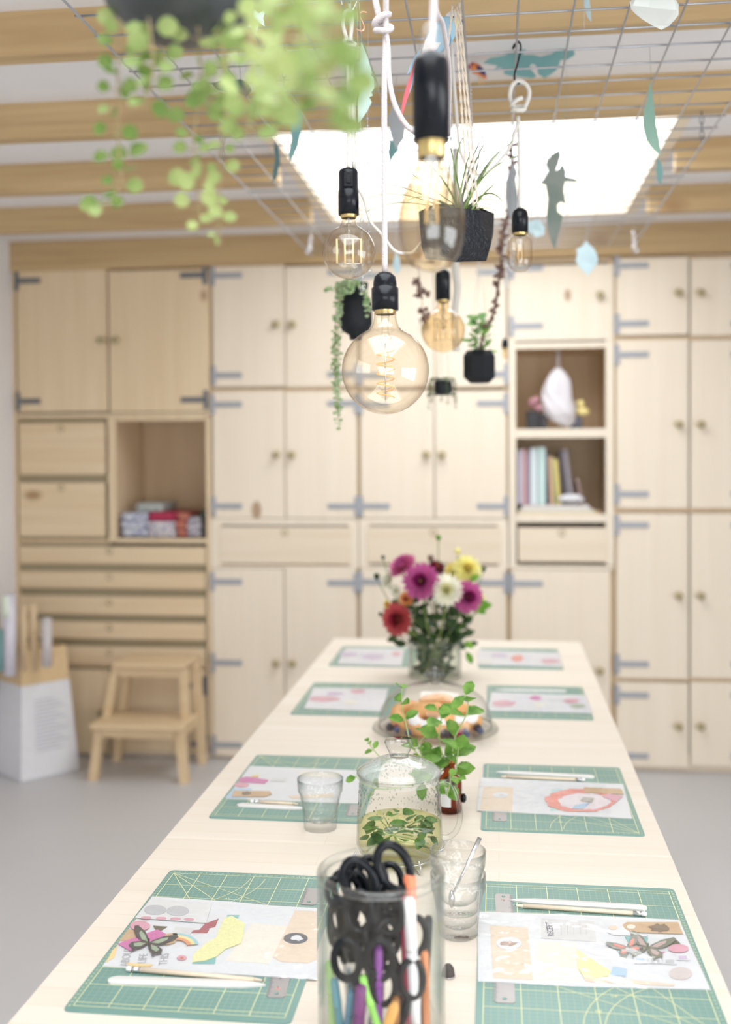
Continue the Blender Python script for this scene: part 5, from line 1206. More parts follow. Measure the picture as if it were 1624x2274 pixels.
pearls(u, [t_, at(780, 630, 2.5), at(776, 650, 2.5)], 30, .008, .005)
# right pot with green plant
u, t_ = pot_at(1065, 815, 2.95, .090, .088, 'oct', 'black octagonal planter with bright green leaves, right of the bulbs')
m = MB()
for i in range(46):
    a = rr.uniform(0, 2*pi); p = t_+Vector((rr.uniform(-.02, .02), rr.uniform(-.02, .02), rr.uniform(-.01, .085))); L = rr.uniform(.02, .04); m.leaf(p, p+Vector((cos(a)-.3, sin(a)*.6, rr.uniform(-.2, .9))).normalized()*L, (0, -.5, 1), L*.7, fold=.2)
part('leaves', m, BRIGHT, u)
# dried branch rising out of it
m = MB(); P = smooth_path([at(1062, 790, 2.93), at(1078, 735, 2.93), at(1098, 690, 2.93), at(1106, 640, 2.93), at(1112, 590, 2.93), at(1118, 530, 2.93), at(1128, 470, 2.93), at(1136, 410, 2.93), hang(at(1136, 400, 2.93))], 8)
m.tube(P, .0035, 6)
for i in range(150):
    p = P[rr.randrange(len(P))]; a = rr.uniform(0, 2*pi); L = rr.uniform(.008, .022); m.leaf(p, p+Vector((cos(a), sin(a), rr.uniform(-.4, 1))).normalized()*L, (rr.uniform(-1, 1), -1, 0), L*.55, fold=.3)
single('dried_branch', m, DRIED, 'brown dried flower branch rising from the octagonal planter', 'dried branch')
for (x, lb) in ((936, 'dark dried flower cluster hanging left of the amber bulb'),):
    m = MB(); P = smooth_path([hang(at(930, 500, 2.9)), at(930, 560, 2.9), at(932, 620, 2.9), at(936, 660, 2.9), at(944, 720, 2.9)], 6); m.tube(P, .001, 5)
    for (x2, y2) in ((925, 625), (936, 640), (930, 655), (944, 652), (940, 690), (946, 700), (938, 712)):
        for i in range(9): p = at(x2, y2, 2.9); a = rr.uniform(0, 2*pi); m.leaf(p, p+Vector((cos(a), sin(a), rr.uniform(-1, 1))).normalized()*.017, (rr.uniform(-1, 1), -1, 0), .009, fold=.3)
    single('dried_flowers', m, DRIED, lb, 'dried flowers')
u, t_ = pot_at(984, 861, 3.1, .052, .042, 'bowl', 'small grey and black hanging pot with trailing plant, below the amber bulb', SLATE)
m = MB()
for k in range(10):
    a = rr.uniform(0, 2*pi); P = smooth_path([t_, t_+Vector((.034*cos(a), .034*sin(a), .004)), t_+Vector((.040*cos(a), .04*sin(a), -.03)), t_+Vector((.042*cos(a), .042*sin(a), -rr.uniform(.03, .09)))], 5); m.tube(P, .0006, 5)
    for p in P[2:]:
        for q in range(3): b = rr.uniform(0, 2*pi); m.leaf(p, p+Vector((cos(b), sin(b), .2)).normalized()*.010, (0, 0, 1), .008)
part('trailing_leaves', m, leafy('olive_trailing_leaf', (.06, .13, .03), (.22, .32, .12), 50), u)

# near creeper in a dark bowl
nd = 1.0
c = at(403, -32, nd); u = thing('hanging_creeper', c-Vector((0, 0, .05)), 'dark round bowl of trailing light green creeper, closest plant at the top left', 'hanging plant', 'hanging planters')
part('bowl', MB().lathe([(.001, -.048), (.030, -.048), (.052, -.040), (.068, -.022), (.076, 0), (.078, .03), (.076, .055), (.070, .055), (.070, .0)], c, 40), plain('bowl_glaze', (.045, .05, .055), .35), u)
part('soil', MB().lathe([(.001, .045), (.071, .045)], c, 28), paint('potting_soil', (.06, .045, .035)), u)
m = MB()
for k in range(3): a = 2*pi*k/3; m.tube([c+Vector((.074*cos(a), .074*sin(a), .055)), hang(c)], .0012, 5)
part('hanging_string', m, CORDW, u)
rr = random.Random(77)
def vine(pts, dens, sz, mt=VINE, spread=.012):
    P = smooth_path(pts, 8); m = MB(); m.tube(P, .0009, 5, 1); L = sum((P[i+1]-P[i]).length for i in range(len(P)-1)); n_ = int(L*dens)
    for i in range(n_):
        k = min(len(P)-2, int((i+.5)/n_*(len(P)-1))); p = P[k].lerp(P[k+1], rr.random())
        for sg in (0, 1):
            a = i*1.57+sg*pi+rr.uniform(-.5, .5); o = Vector((cos(a), sin(a), rr.uniform(-.2, .5))).normalized(); s_ = sz*rr.uniform(.7, 1.15)
            q = p+o*spread*rr.uniform(.3, 1); m.tube([p, q], .0005, 4, 1)
            o = (o+UPV*rr.uniform(-.5, .3)-FWD*o.dot(FWD)*.6).normalized(); m.leaf(q, q+o*s_, (rr.uniform(-.5, .5), rr.uniform(-1.2, -.6), rr.uniform(-.2, .5)), s_*.95, seg=5, fold=.15, curl=.1, prof=lambda u_: sin(pi*min(1, u_*.94+.03))**.5)
    part('trailing_vine', m, [mt, VSTEM], u)
vine([at(262, 20, nd), at(262, 110, nd-.03), at(262, 180, nd-.03), at(262, 260, nd-.03), at(264, 330, nd-.03), at(268, 395, nd-.03), at(244, 450, nd-.03), at(205, 462, nd-.03)], 66, .0155)
vine([at(330, 40, nd-.06), at(340, 130, nd-.07), at(335, 185, nd-.07), at(318, 230, nd-.07)], 75, .016)
vine([at(440, 60, nd-.05), at(445, 150, nd), at(440, 230, nd), at(430, 310, nd), at(436, 380, nd), at(440, 440, nd), at(446, 500, nd)], 60, .0155)
vine([at(500, 80, nd), at(505, 180, nd), at(495, 300, nd), at(488, 390, nd), at(486, 480, nd), at(488, 545, nd)], 45, .012)
vine([at(545, 10, nd-.1), at(560, 120, nd-.12), at(545, 200, nd-.12), at(548, 260, nd-.12), at(560, 310, nd-.12)], 80, .016)
vine([at(470, 50, nd), at(500, 130, nd-.05), at(480, 200, nd-.05), at(452, 245, nd-.05)], 90, .015)
vine([at(700, -40, .72), at(705, 60, .72), at(712, 160, .72), at(722, 250, .72), at(725, 290, .72)], 95, .017, spread=.018)
vine([at(650, -40, .72), at(660, 60, .74), at(668, 140, .74), at(672, 210, .74)], 110, .017, spread=.018)
vine([at(610, -20, .8), at(600, 80, .8), at(610, 180, .8), at(640, 270, .8)], 95, .016, spread=.018)
vine([at(735, -40, .66), at(738, 60, .66), at(740, 150, .66), at(742, 230, .66)], 110, .017, spread=.014)
vine([at(560, 60, nd-.1), at(590, 120, nd-.1), at(620, 170, nd-.1), at(598, 230, nd-.1)], 90, .014)
vine([at(260, 40, nd-.05), at(310, 100, nd-.05), at(360, 130, nd-.05), at(350, 190, nd-.05)], 60, .015)

# ------------------------------------------------------------------ paper leaves, birds, beads
TEAL = leafy('teal_card', (.20, .40, .40), (.24, .45, .44), 8, .15, .8); MINTP = leafy('mint_card', (.62, .78, .71), (.66, .82, .75), 8, .25, .8); WHITEP = leafy('white_card', (.78, .82, .80), (.82, .85, .83), 8, .25, .8)
PBLUE = leafy('pale_blue_card', (.58, .74, .80), (.66, .80, .84), 8, .3, .8); SAGEP = leafy('sage_card', (.24, .40, .33), (.30, .46, .38), 6, .15, .8); GREYP = leafy('grey_green_card', (.30, .34, .31), (.16, .24, .20), 10, .1, .8); GREYB = leafy('grey_card', (.42, .45, .48), (.48, .52, .55), 8, .2, .8)
PLG = 'cut paper leaves hung on the wire mesh'
def paper_leaf(outl, d, mt, lb, bend=.012, hang_=True, top=None, name='paper_leaf', cat='paper leaf'):
    """outline in pixels, on an upright sheet, softly bent about its long axis"""
    P = [at(x, y, d) for x, y in outl]; c = sum(P, Vector())/len(P); L = max((p-c).length for p in P)
    P = [p+FWD*(bend*(1-((p-c).length/L)**2)*0)+FWD*bend*((p-c).dot(RGT)/L)**2*2+FWD*bend*.6*((p-c).dot(UPV)/L) for p in P]
    m = MB().poly(P, .0006, -FWD)
    x, y = top or min(outl, key=lambda q: q[1])
    a = at(x, y, d); zt = min(GZ, a.z+.6)
    if hang_: m.tube([a, hang(a)], .0004, 4, 0)
    return single(name, m, mt, lb, cat, PLG, loc=P[0])
paper_leaf([(803, 90), (810, 108), (818, 128), (826, 160), (822, 166), (829, 172), (831, 195), (825, 205), (828, 213), (820, 216), (826, 228), (815, 250), (800, 272), (794, 276), (795, 258), (794, 225), (798, 205), (797, 150), (800, 110)], 1.98, MINTP, 'narrow mint green paper feather right of the left pendant cord')
paper_leaf([(1072, 140), (1090, 128), (1108, 126), (1122, 122), (1112, 132), (1128, 118), (1172, 108), (1160, 122), (1185, 122), (1200, 126), (1225, 120), (1240, 108), (1258, 106), (1275, 112), (1277, 122), (1262, 132), (1245, 134), (1240, 152), (1228, 162), (1210, 174), (1196, 165), (1190, 145), (1182, 142), (1176, 150), (1192, 170), (1182, 174), (1150, 170), (1132, 168), (1118, 164), (1120, 156), (1112, 150), (1096, 156), (1106, 146)], 2.7, TEAL, 'flat teal monstera paper leaf lying behind the black hook', bend=.0)
paper_leaf([(1408, -12), (1425, -30), (1500, -30), (1521, -10), (1518, 18), (1500, 42), (1486, 58), (1466, 71), (1448, 60), (1430, 42), (1418, 24), (1410, 8)], 1.9, WHITEP, 'large white pleated paper leaf at the top right corner', bend=.02)
paper_leaf([(1447, 175), (1452, 200), (1455, 240), (1457, 280), (1462, 310), (1466, 348), (1458, 342), (1444, 328), (1434, 308), (1429, 280), (1431, 245), (1440, 220)], 2.15, SAGEP, 'tall sage green paper leaf at the right above the skylight edge', bend=.02)
paper_leaf([(1462, 350), (1470, 360), (1473, 385), (1466, 412), (1459, 400), (1458, 375)], 2.5, TEAL, 'small teal paper leaf just below the tall sage one')
paper_leaf([(1243, 332), (1246, 345), (1240, 365), (1235, 378), (1242, 375), (1250, 362), (1257, 378), (1257, 392), (1280, 396), (1280, 404), (1256, 404), (1252, 420), (1257, 455), (1246, 448), (1238, 455), (1238, 470), (1250, 480), (1246, 500), (1237, 530), (1232, 555), (1224, 540), (1216, 510), (1214, 480), (1217, 440), (1212, 410), (1200, 405), (1210, 396), (1218, 380), (1214, 360), (1225, 342)], 2.75, GREYP, 'grey green cut-out monstera paper leaf hanging before the skylight')
paper_leaf([(1140, 358), (1150, 380), (1146, 400), (1152, 440), (1150, 470), (1140, 492), (1128, 478), (1122, 440), (1124, 400), (1132, 380)], 2.9, GREYB, 'grey jagged paper leaf left of the tubular bulb')
paper_leaf([(1303, 534), (1312, 544), (1322, 552), (1328, 566), (1330, 578), (1324, 590), (1316, 600), (1306, 612), (1296, 602), (1286, 592), (1280, 578), (1284, 562), (1282, 552), (1295, 546)], 3.3, PBLUE, 'pale blue scalloped paper leaf below the mesh at the right')
paper_leaf([(1297, -20), (1310, -10), (1312, 20), (1312, 52), (1304, 40), (1298, 10)], 2.1, PBLUE, 'thin pale blue paper leaf at the top edge')
paper_leaf([(470, 186), (490, 180), (510, 178), (535, 176), (552, 184), (560, 200), (548, 214), (530, 208), (505, 206), (480, 200)], 2.2, plain('dark_green_card', (.05, .09, .08), .7), 'dark green flat paper leaf behind the creeper', bend=.0)
paper_leaf([(652, 240), (664, 236), (671, 255), (669, 290), (660, 330), (645, 362), (642, 345), (648, 310), (646, 270)], 2.4, TEAL, 'curved teal paper leaf at the left skylight corner')
paper_leaf([(612, 308), (620, 330), (622, 360), (616, 392), (606, 408), (607, 380), (612, 350), (608, 330)], 2.9, plain('dark_teal_card', (.10, .20, .22), .7), 'dark teal paper leaf just left of the skylight')
paper_leaf([(878, 215), (890, 240), (900, 275), (898, 305), (880, 335), (868, 300), (862, 262)], 2.3, GREYB, 'grey paper leaf behind the pendant cords')
paper_leaf([(866, 306), (880, 320), (890, 310), (884, 335), (866, 362), (862, 340)], 2.6, TEAL, 'teal paper tip below the grey leaf behind the cords')
paper_leaf([(880, 555), (888, 575), (890, 598), (880, 610), (872, 590)], 3.2, PBLUE, 'small pale blue paper leaf left of the blurred bulb')
paper_leaf([(1172, 490), (1195, 486), (1212, 500), (1210, 520), (1190, 528), (1175, 515)], 3.1, PBLUE, 'pale blue paper leaf right of the tubular bulb')
paper_leaf([(560, 15), (575, 28), (590, 12), (584, 38), (588, 58), (574, 50), (572, 76), (560, 62), (548, 56), (562, 40)], 1.75, PBLUE, 'pale blue paper butterfly in the creeper', name='paper_butterfly_cutout', cat='paper butterfly')
# copper hook
single('copper_hook', MB().tube(smooth_path([at(815, 28, 1.98), at(803, 26, 1.98), at(799, 35, 1.98), at(806, 50, 1.98), at(809, 62, 1.98), at(803, 69, 1.98), at(790, 64, 1.98)], 5), .0019, 8), COPPER, 'small copper hook above the mint paper feather', 'hook')
# budgie ornament
bd = 2.02
u = thing('bird_ornament', at(985, 70, bd), 'blue and white budgerigar ornament with long red tail behind the black socket', 'bird ornament', 'feathered bird ornaments on the mesh')
BB = plain('sky_blue_feathers', (.36, .58, .74), .8); BW = plain('white_feathers', (.80, .80, .80), .8); BY = plain('yellow_feathers', (.86, .80, .34), .8); BR = plain('red_feathers', (.75, .16, .20), .8)
m = MB(); m.tube(smooth_path([at(1018, 44, bd), at(1000, 55, bd), at(975, 85, bd), at(955, 120, bd), at(938, 150, bd)], 4), [.010, .013, .0145, .016, .0185, .021, .023, .024, .0235, .022, .020, .017, .0135, .010, .008, .006, .0045][:17], 12); part('body', m, BB, u)
h = part('head', MB().ball(at(1006, 45, bd), .0165, 14), BW, u)
part('face_patch', MB().ball(at(1013, 50, bd-.008), .0100, 12), BY, h); part('beak', MB().tube(smooth_path([at(1020, 44, bd-.008), at(1028, 48, bd-.008), at(1028, 55, bd-.008)], 3), [.003, .003, .0026, .002, .0015, .001, .0005], 8), paint('grey_beak', (.14, .14, .17)), h)
part('eye', MB().ball(at(1008, 38, bd-.017), .0017, 8), BLACK, h)
part('wing', MB().leaf(at(985, 55, bd-.02), at(940, 128, bd-.02), -FWD, .028, fold=-.1), BW, u)
part('breast', MB().ball(at(992, 85, bd-.01), .012, 10, sc=(.8, .8, 1.5)), paint('deep_blue_feathers', (.10, .32, .52)), u)
for (a, b, mt) in (((935, 110), (905, 165), BB), ((925, 130), (888, 270), BR), ((930, 140), (896, 235), BB), ((920, 150), (892, 240), BR)): part('tail_feather', MB().leaf(at(*a, bd-.006), at(*b, bd), -FWD, .007, fold=.1), mt, u)
bd = 2.75
u = thing('bird_ornament', at(1060, 160, bd), 'small red and orange bird ornament left of the teal monstera leaf', 'bird ornament', 'feathered bird ornaments on the mesh')
part('body', MB().tube(smooth_path([at(1046, 148, bd), at(1056, 152, bd), at(1068, 160, bd), at(1080, 175, bd)], 4), [.006, .010, .012, .013, .013, .013, .012, .011, .010, .008, .006, .004, .002], 10), plain('orange_feathers', (.75, .25, .08), .8), u)
part('head', MB().ball(at(1050, 148, bd), .011, 10), plain('crimson_feathers', (.40, .02, .06), .8), u)
part('wing', MB().leaf(at(1058, 146, bd-.013), at(1080, 168, bd-.01), -FWD, .014), paint('navy_feathers', (.05, .04, .14)), u)
part('feet', MB().tube([at(1064, 168, bd), at(1066, 188, bd)], .0015, 5).tube([at(1070, 170, bd), at(1074, 186, bd)], .0015, 5), paint('amber_feet', (.75, .50, .20)), u)
# bead strands
def strand(x0, y0, x1, y1, d, n_, r, lb):
    a, b = at(x0, y0, d), at(x1, y1, d); u = thing('bead_strand', a, lb, 'bead strand', 'clear bead strands hung on the mesh')
    part('thread', MB().tube([hang(a), a, b], .0004, 4), CORDW, u)
    for i in range(n_): part('bead', MB().ball(a.lerp(b, i/(n_-1)), r*(1 if i < n_-1 else 1.5), 10, sc=(1, 1, 1.15)), CRYSTAL, u)
strand(800, 262, 806, 640, 1.99, 16, .0042, 'clear bead strand left of the big bulb cord, ending by the left bulb')
strand(816, 246, 820, 600, 2.02, 22, .0036, 'clear bead strand right of the left bulb, the longest')
strand(1408, 520, 1411, 552, 3.95, 3, .011, 'short pair of clear beads at the far right corner of the mesh')
strand(690, 530, 686, 555, 3.95, 3, .010, 'short clear beads at the far left corner of the mesh')
strand(1140, 560, 1135, 600, 2.7, 4, .008, 'clear beads beside the dried branch')
strand(1046, 200, 1049, 330, 2.2, 16, .003, 'dark little beads beside the jute twine')

# ================================================================== floor and niche things
# step stool
sx0, sx1 = -1.80, -1.355; u = thing('step_stool', ((sx0+sx1)/2, 4.72, 0), 'two step pine stool standing in front of the drawer cabinet', 'step stool')
fx, bx, ty0, ty1, tz = 4.56, 4.885, 4.70, 4.885, .505
part('top_step', MB().box((sx0+.075, 4.665, tz-.022), (sx1-.035, 4.895, tz), bev=.004), STOOLW, u)
part('lower_step', MB().box((sx0+.012, 4.545, .235), (sx1-.012, 4.79, .257), bev=.004), STOOLW, u)
def slant(a, b, w_, dp): 
    a, b = Vector(a), Vector(b); x = Vector((w_/2, 0, 0)); y = Vector((0, dp/2, 0))
    return MB().add([a-x-y, a+x-y, a+x+y, a-x+y, b-x-y, b+x-y, b+x+y, b-x+y], [(0, 3, 2, 1), (4, 5, 6, 7), (0, 1, 5, 4), (1, 2, 6, 5), (2, 3, 7, 6), (3, 0, 4, 7)])
for (xa, xb) in ((sx0+.015, sx0+.04), (sx1-.015, sx1-.04)):
    part('leg', slant((xa, fx+.03, 0), (xb, fx+.05, .2345), .038, .042), STOOLW, u)
    part('leg', slant((xa+(.0 if xa > -1.6 else .0), bx+.0, 0), (xb*.6+(sx0+sx1)/2*.4*1.0 if False else xb+(.045 if xa < -1.6 else -.0), bx-.02, tz-.0225), .036, .042), STOOLW, u)
    part('upright', slant((xb, 4.70, .2575), (xb+(.045 if xa < -1.6 else -.005), 4.70, tz-.0225), .034, .04), STOOLW, u)
    part('side_rail', MB().box((min(xb-.012, xb+.012), 4.60, .19), (xb+.012, 4.88, .2345)), STOOLW, u)
part('front_apron', MB().box((sx0+.06, 4.575, .195), (sx1-.06, 4.592, .2345)), STOOLW, u)
part('top_apron', MB().box((sx0+.10, 4.682, tz-.06), (sx1-.06, 4.698, tz-.0225)), STOOLW, u)
# paper bag
u = thing('paper_bag', (-2.08, 4.66, 0), 'white and kraft paper bag full of rolls in the left corner', 'paper bag')
A, B, C, D = Vector((-2.085, 4.50, .001)), Vector((-1.90, 4.72, .001)), Vector((-2.10, 4.90, .001)), Vector((-2.295, 4.66, .001))
def ring(z, s_, r=0.0):
    c_ = (A+B+C+D)/4; return [Vector((c_.x-.03*(1-s_)+(p.x-c_.x)*s_, c_.y+(p.y-c_.y)*s_, z)) for p in (A, B, C, D)]
def bag(z0, s0, z1, s1, th=.002):
    a, b = ring(z0, s0), ring(z1, s1); m = MB(); m.add(a+b, [(i, (i+1) % 4, 4+(i+1) % 4, 4+i) for i in range(4)]); c2, d2 = ring(z0, s0-.02), ring(z1, s1-.02); m.add(c2+d2, [(i, 4+i, 4+(i+1) % 4, (i+1) % 4) for i in range(4)])
    m.add(b+d2, [(i, (i+1) % 4, 4+(i+1) % 4, 4+i) for i in range(4)]); return m
m = bag(.01, .98, .42, .80); m.add(ring(.001, .96)+ring(.012, .98), [(0, 3, 2, 1), (0, 1, 5, 4), (1, 2, 6, 5), (2, 3, 7, 6), (3, 0, 4, 7)])
part('white_bag_body', m, paint('white_bag_paper', (.72, .72, .75)), u)
part('kraft_collar', bag(.4205, .80, .575, .74), paint('kraft_collar_paper', (.66, .48, .27)), u)
m = MB(); f0, f1 = ring(.06, .962), ring(.40, .81); e = (f0[1]-f0[0]); nn = (f0[1]-f0[0]).cross(f1[0]-f0[0]).normalized()
for i in range(14):
    t_ = .15+.05*i; a = f0[0].lerp(f1[0], 1-t_).lerp(f0[1].lerp(f1[1], 1-t_), .25)+nn*.002; b = f0[0].lerp(f1[0], 1-t_).lerp(f0[1].lerp(f1[1], 1-t_), .65+.1*((i*7) % 3))+nn*.002
    m.add([a, b, b+Vector((0, 0, -.006)), a+Vector((0, 0, -.006))], [(0, 3, 2, 1)])
part('faint_print', m, paint('faint_bag_print', (.55, .55, .60)), u)
def roll(px, y0, y1, d, r, mt, lb, name='paper_roll', cat='paper roll', lean=0):
    a = at(px, y0, d); b = at(px+lean, y1, d); b.z = max(b.z, .30)
    m = MB().tube([a, b], r, 16, caps=True).lathe([(r*.55, .0006), (r*.75, .0008)], a, 14)
    return single(name, m, mt, lb, cat, 'rolls and sticks in the paper bag', loc=b)
ro = roll(22, 1320, 1500, 4.72, .026, paint('pearly_roll', (.66, .64, .72), .25), 'pearly foil roll standing tallest in the paper bag')
part('shiny_end_wrap', MB().tube([at(20, 1322, 4.72), at(21, 1370, 4.72)], .0266, 16), paint('pale_green_cap', (.80, .90, .76)), ro, label='pale green shiny end')
roll(104, 1372, 1480, 4.78, .022, paint('grey_roll', (.58, .54, .54)), 'grey paper roll at the right of the paper bag')
roll(52, 1345, 1490, 4.80, .017, paint('tan_stick', (.66, .50, .32)), 'left tan cardboard tube in the paper bag')
roll(72, 1338, 1490, 4.83, .018, paint('tan_stick', (.66, .50, .32)), 'right tan cardboard tube in the paper bag', lean=4)
roll(-2, 1398, 1490, 4.74, .024, paint('teal_roll', (.25, .45, .45)), 'teal roll at the left of the paper bag')
roll(-14, 1360, 1490, 4.85, .02, paint('dark_roll', (.10, .13, .12)), 'dark roll at the far left of the paper bag')
# fabrics in the left niche
FB = 'folded fabrics in the open niche'
zf = RZ(350, 1196)+.004
def fabric(x0, x1, y0, y1, dep, col, lb, seed, col2=None):
    xa, xb = RX(x0, 1160), RX(x1, 1160); za = RZ(350, y1); zb = RZ(350, y0); za = max(za, zf); rr = random.Random(seed)
    mt, nt, out = nodes('fabric_%d' % seed); b_ = N(nt, 'ShaderNodeBsdfPrincipled'); b_.inputs['Roughness'].default_value = .9; nt.links.new(b_.outputs[0], out.inputs[0])
    g = N(nt, 'ShaderNodeNewGeometry'); v = N(nt, 'ShaderNodeTexVoronoi'); v.inputs['Scale'].default_value = 55; nt.links.new(g.outputs['Position'], v.inputs['Vector'])
    mx = N(nt, 'ShaderNodeMix', data_type='RGBA'); mx.inputs['A'].default_value = c4(col); mx.inputs['B'].default_value = c4(col2 or col); rp = N(nt, 'ShaderNodeMapRange'); rp.inputs[1].default_value = .3; rp.inputs[2].default_value = .5
    nt.links.new(v.outputs['Distance'], rp.inputs[0]); nt.links.new(rp.outputs[0], mx.inputs['Factor']); nt.links.new(mx.outputs['Result'], b_.inputs['Base Color'])
    m = MB(); n_ = 3
    for i in range(n_):
        h0 = za+(zb-za)*i/n_; h1 = za+(zb-za)*(i+1)/n_-.001; P = [Vector((xa+(xb-xa)*t_/6, YW+.05+dep+rr.uniform(-.004, .004), (h0+h1)/2+rr.uniform(-.001, .001))) for t_ in range(7)]
        m.tube(P, max(.004, (h1-h0)*.54), 12); m.box((xa, YW+.055+dep, h0), (xb, YW+.30+dep, h1), bev=.006)
    single('folded_fabric', m, mt, lb, 'fabric', FB)
fabric(264, 320, 1140, 1195, .0, (.16, .18, .36), 'blue and white patterned fabric, leftmost in the niche', 1, (.62, .64, .70))
fabric(322, 384, 1160, 1195, .0, (.28, .28, .42), 'grey blue speckled fabric at the front of the niche', 2, (.70, .66, .68))
fabric(290, 350, 1120, 1138, .03, (.35, .42, .40), 'grey green fabric on top of the patterned one', 3, (.5, .52, .5))
fabric(322, 400, 1140, 1158, .01, (.60, .06, .12), 'folded red fabric on the speckled one', 4, (.42, .04, .10))
fabric(388, 410, 1140, 1195, .0, (.30, .16, .10), 'brown red fabric in the middle of the niche', 5, (.55, .16, .12))
fabric(412, 440, 1150, 1195, .0, (.66, .64, .70), 'white crumpled fabric at the right of the niche', 6, (.35, .33, .38))
fabric(436, 454, 1135, 1150, .02, (.05, .06, .05), 'black fabric on the right of the niche', 7, (.10, .12, .09))
# upper ornaments in the right niche
zs0 = zs[1]+.010
def nx_(px, py, dep=.0): return on_y(px, py, YW+dep)
def onshelf(px, z, dep): p = on_y(px, 940, YW+dep); return Vector((p.x, YW+dep, z))
u = thing('paper_lantern', nx_(1240, 940, .03), 'white crumpled paper lantern hanging in the upper open niche', 'lantern')
rr = random.Random(9); m = MB(); n_ = 16; prof = [(1240, 818, 6), (1240, 828, 18), (1238, 845, 27), (1236, 865, 31), (1238, 885, 33), (1242, 905, 35), (1246, 920, 33), (1252, 935, 24), (1258, 947, 10)]; vs = []
for (px, py, r_) in prof:
    c_ = on_y(px, py, YW+.05)
    for k in range(n_): a = 2*pi*k/n_; R_ = r_/485*(1+rr.uniform(-.12, .12)); vs.append(c_+Vector((R_*cos(a), R_*.8*sin(a), 0)))
m.add(vs, [(i*n_+k, (i+1)*n_+k, (i+1)*n_+(k+1) % n_, i*n_+(k+1) % n_) for i in range(len(prof)-1) for k in range(n_)]+[tuple(range(n_))])
part('paper_shade', m, paint('lantern_paper', (.72, .69, .72)), u); part('hanging_ribbon', MB().box(on_y(1237, 775, YW+.05), on_y(1243, 820, YW+.055)), paint('grey_ribbon', (.30, .27, .27)), u)
def boxt(nm, px0, px1, py0, z0, dep, mt, lb, cat, dp=.10, grp=None):
    a = on_y(px0, py0, YW+dep); b = on_y(px1, py0, YW+dep); return single(nm, MB().box((a.x, YW+dep, z0), (b.x, YW+dep+dp, a.z), bev=.002), mt, lb, cat, grp)
boxt('storage_tin', 1170, 1198, 912, zs0, .06, paint('black_tin', (.03, .03, .035)), 'black tin at the left of the upper niche', 'tin', grp='dark tins in the niche')
boxt('storage_tin', 1200, 1216, 918, zs0, .08, paint('charcoal_tin', (.06, .06, .07)), 'charcoal tin behind the paper lantern', 'tin', grp='dark tins in the niche')
boxt('storage_tin', 1270, 1294, 925, zs0, .05, paint('slate_tin', (.09, .09, .11)), 'slate tin at the right of the upper niche', 'tin', grp='dark tins in the niche')
p = on_y(1190, 915, YW+.10); m = MB()
for i in range(6): m.ball(p+Vector((.018*cos(i), .012*sin(i), .018+.008*i)), .020-.001*i, 10)
single('pink_ornament', m, paint('dusty_pink', (.62, .32, .36)), 'dusty pink ornament on the black tin', 'ornament')
p = on_y(1290, 925, YW+.08); m = MB().ball(p+Vector((.008, 0, .022)), .026, 12, sc=(1.3, 1, .8)).ball(p+Vector((.0, 0, .058)), .019, 12).tube([p+Vector((-.02, 0, .062)), p+Vector((-.031, 0, .058))], [.006, .002], 8)
single('duck_figure', m, paint('duck_yellow', (.84, .70, .30)), 'yellow duck figure on the slate tin', 'figurine')
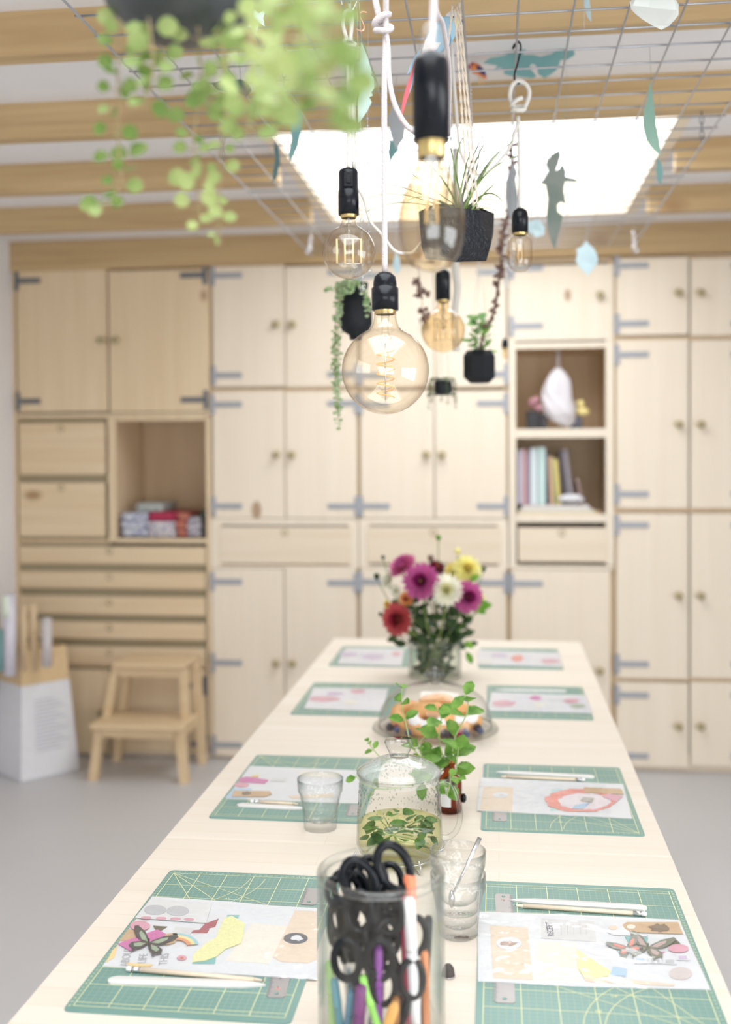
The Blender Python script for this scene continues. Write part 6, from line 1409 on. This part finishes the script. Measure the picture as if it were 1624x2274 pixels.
# books in the lower niche
zb0 = zs[2]+.010; BK = 'books in the lower open niche'
bks = [(1150, 1160, 998, (.62, .60, .72), 0, 'lilac book, leftmost upright in the lower niche'), (1161, 1170, 996, (.60, .38, .40), 0, 'dusty rose book second from the left'), (1172, 1176, 1002, (.42, .30, .42), 0, 'slim plum book beside the pale ones'), (1178, 1194, 994, (.66, .74, .78), 0, 'broad pale grey book in the lower niche'), (1196, 1212, 992, (.55, .72, .70), 0, 'broad pale aqua book in the lower niche'),
       (1215, 1221, 1005, (.10, .10, .12), 3, 'black book right of the aqua one'), (1223, 1230, 1012, (.72, .45, .28), 5, 'tan book leaning in the lower niche'), (1232, 1237, 1016, (.36, .42, .20), 7, 'olive book leaning in the lower niche'), (1239, 1246, 1018, (.80, .66, .22), 9, 'yellow book leaning in the lower niche'),
       (1256, 1263, 1000, (.14, .12, .14), 14, 'dark brown book leaning right'), (1266, 1276, 996, (.26, .24, .26), 16, 'grey book leaning right beside the dark one'), (1290, 1297, 1062, (.30, .20, .18), 24, 'short brown book lying low against the others')]
for (a, b, y, col, ln, lb) in bks:
    pa, pb = on_y(a, 1110, YW+.06), on_y(b, 1110, YW+.06); h = on_y(a, y, YW+.06).z-zb0-.05; base = zb0+.048
    u = thing('book', ((pa.x+pb.x)/2, YW+.06, base), lb, 'book', BK); piv = ((pb.x if ln else pa.x), YW+.06, base); R_ = Matrix.Rotation(radians(-ln*.45), 3, 'Y')
    part('cover', MB().box((pa.x, YW+.06, base), (pb.x, YW+.23, base+h), rot=R_, piv=piv, bev=.001), paint('book_%02d' % int(a-1150), col), u)
    part('page_block', MB().box((pa.x+.003, YW+.07, base+h+.0003), (pb.x-.003, YW+.225, base+h+.0012), rot=R_, piv=piv), CREAM, u)
for i, (a, b, z0_, z1_, col, lb) in enumerate(((1150, 1335, 0, .012, (.80, .68, .46), 'long yellowish board lying lowest in the lower niche'), (1152, 1320, .0125, .026, (.72, .70, .62), 'flat cream sketchbook on the board in the niche'), (1160, 1310, .0265, .046, (.66, .62, .60), 'flat grey portfolio under the upright books'))):
    pa, pb = on_y(a, 1130, YW+.035), on_y(b, 1130, YW+.035); single('portfolio', MB().box((pa.x, YW+.035, zb0+z0_), (pb.x, YW+.30, zb0+z1_), bev=.002), paint('folio_%d' % i, col), lb, 'portfolio', 'flat boards under the books')
pa = on_y(1268, 1110, YW+.04); m = MB().tube([pa+Vector((-.055, 0, .004)), pa+Vector((-.02, 0, .008)), pa+Vector((.03, 0, .008)), pa+Vector((.06, 0, 0))], [.010, .018, .018, .008], 14)
single('cloth_roll', m, paint('pale_cloth', (.74, .74, .78)), 'pale rolled cloth lying before the leaning books', 'cloth')
p = on_y(1331, 1136, YW+.03); p.z = zb0+.0125
u = thing('glass_bauble', p, 'small clear glass bauble at the right edge of the lower niche', 'bauble'); part('glass_ball', MB().ball(p+Vector((0, 0, .014)), .014, 14), GTHIN, u); part('amber_cap', MB().ball(p+Vector((0, 0, .003)), .006, 8), paint('amber_cap', (.66, .34, .12)), u)
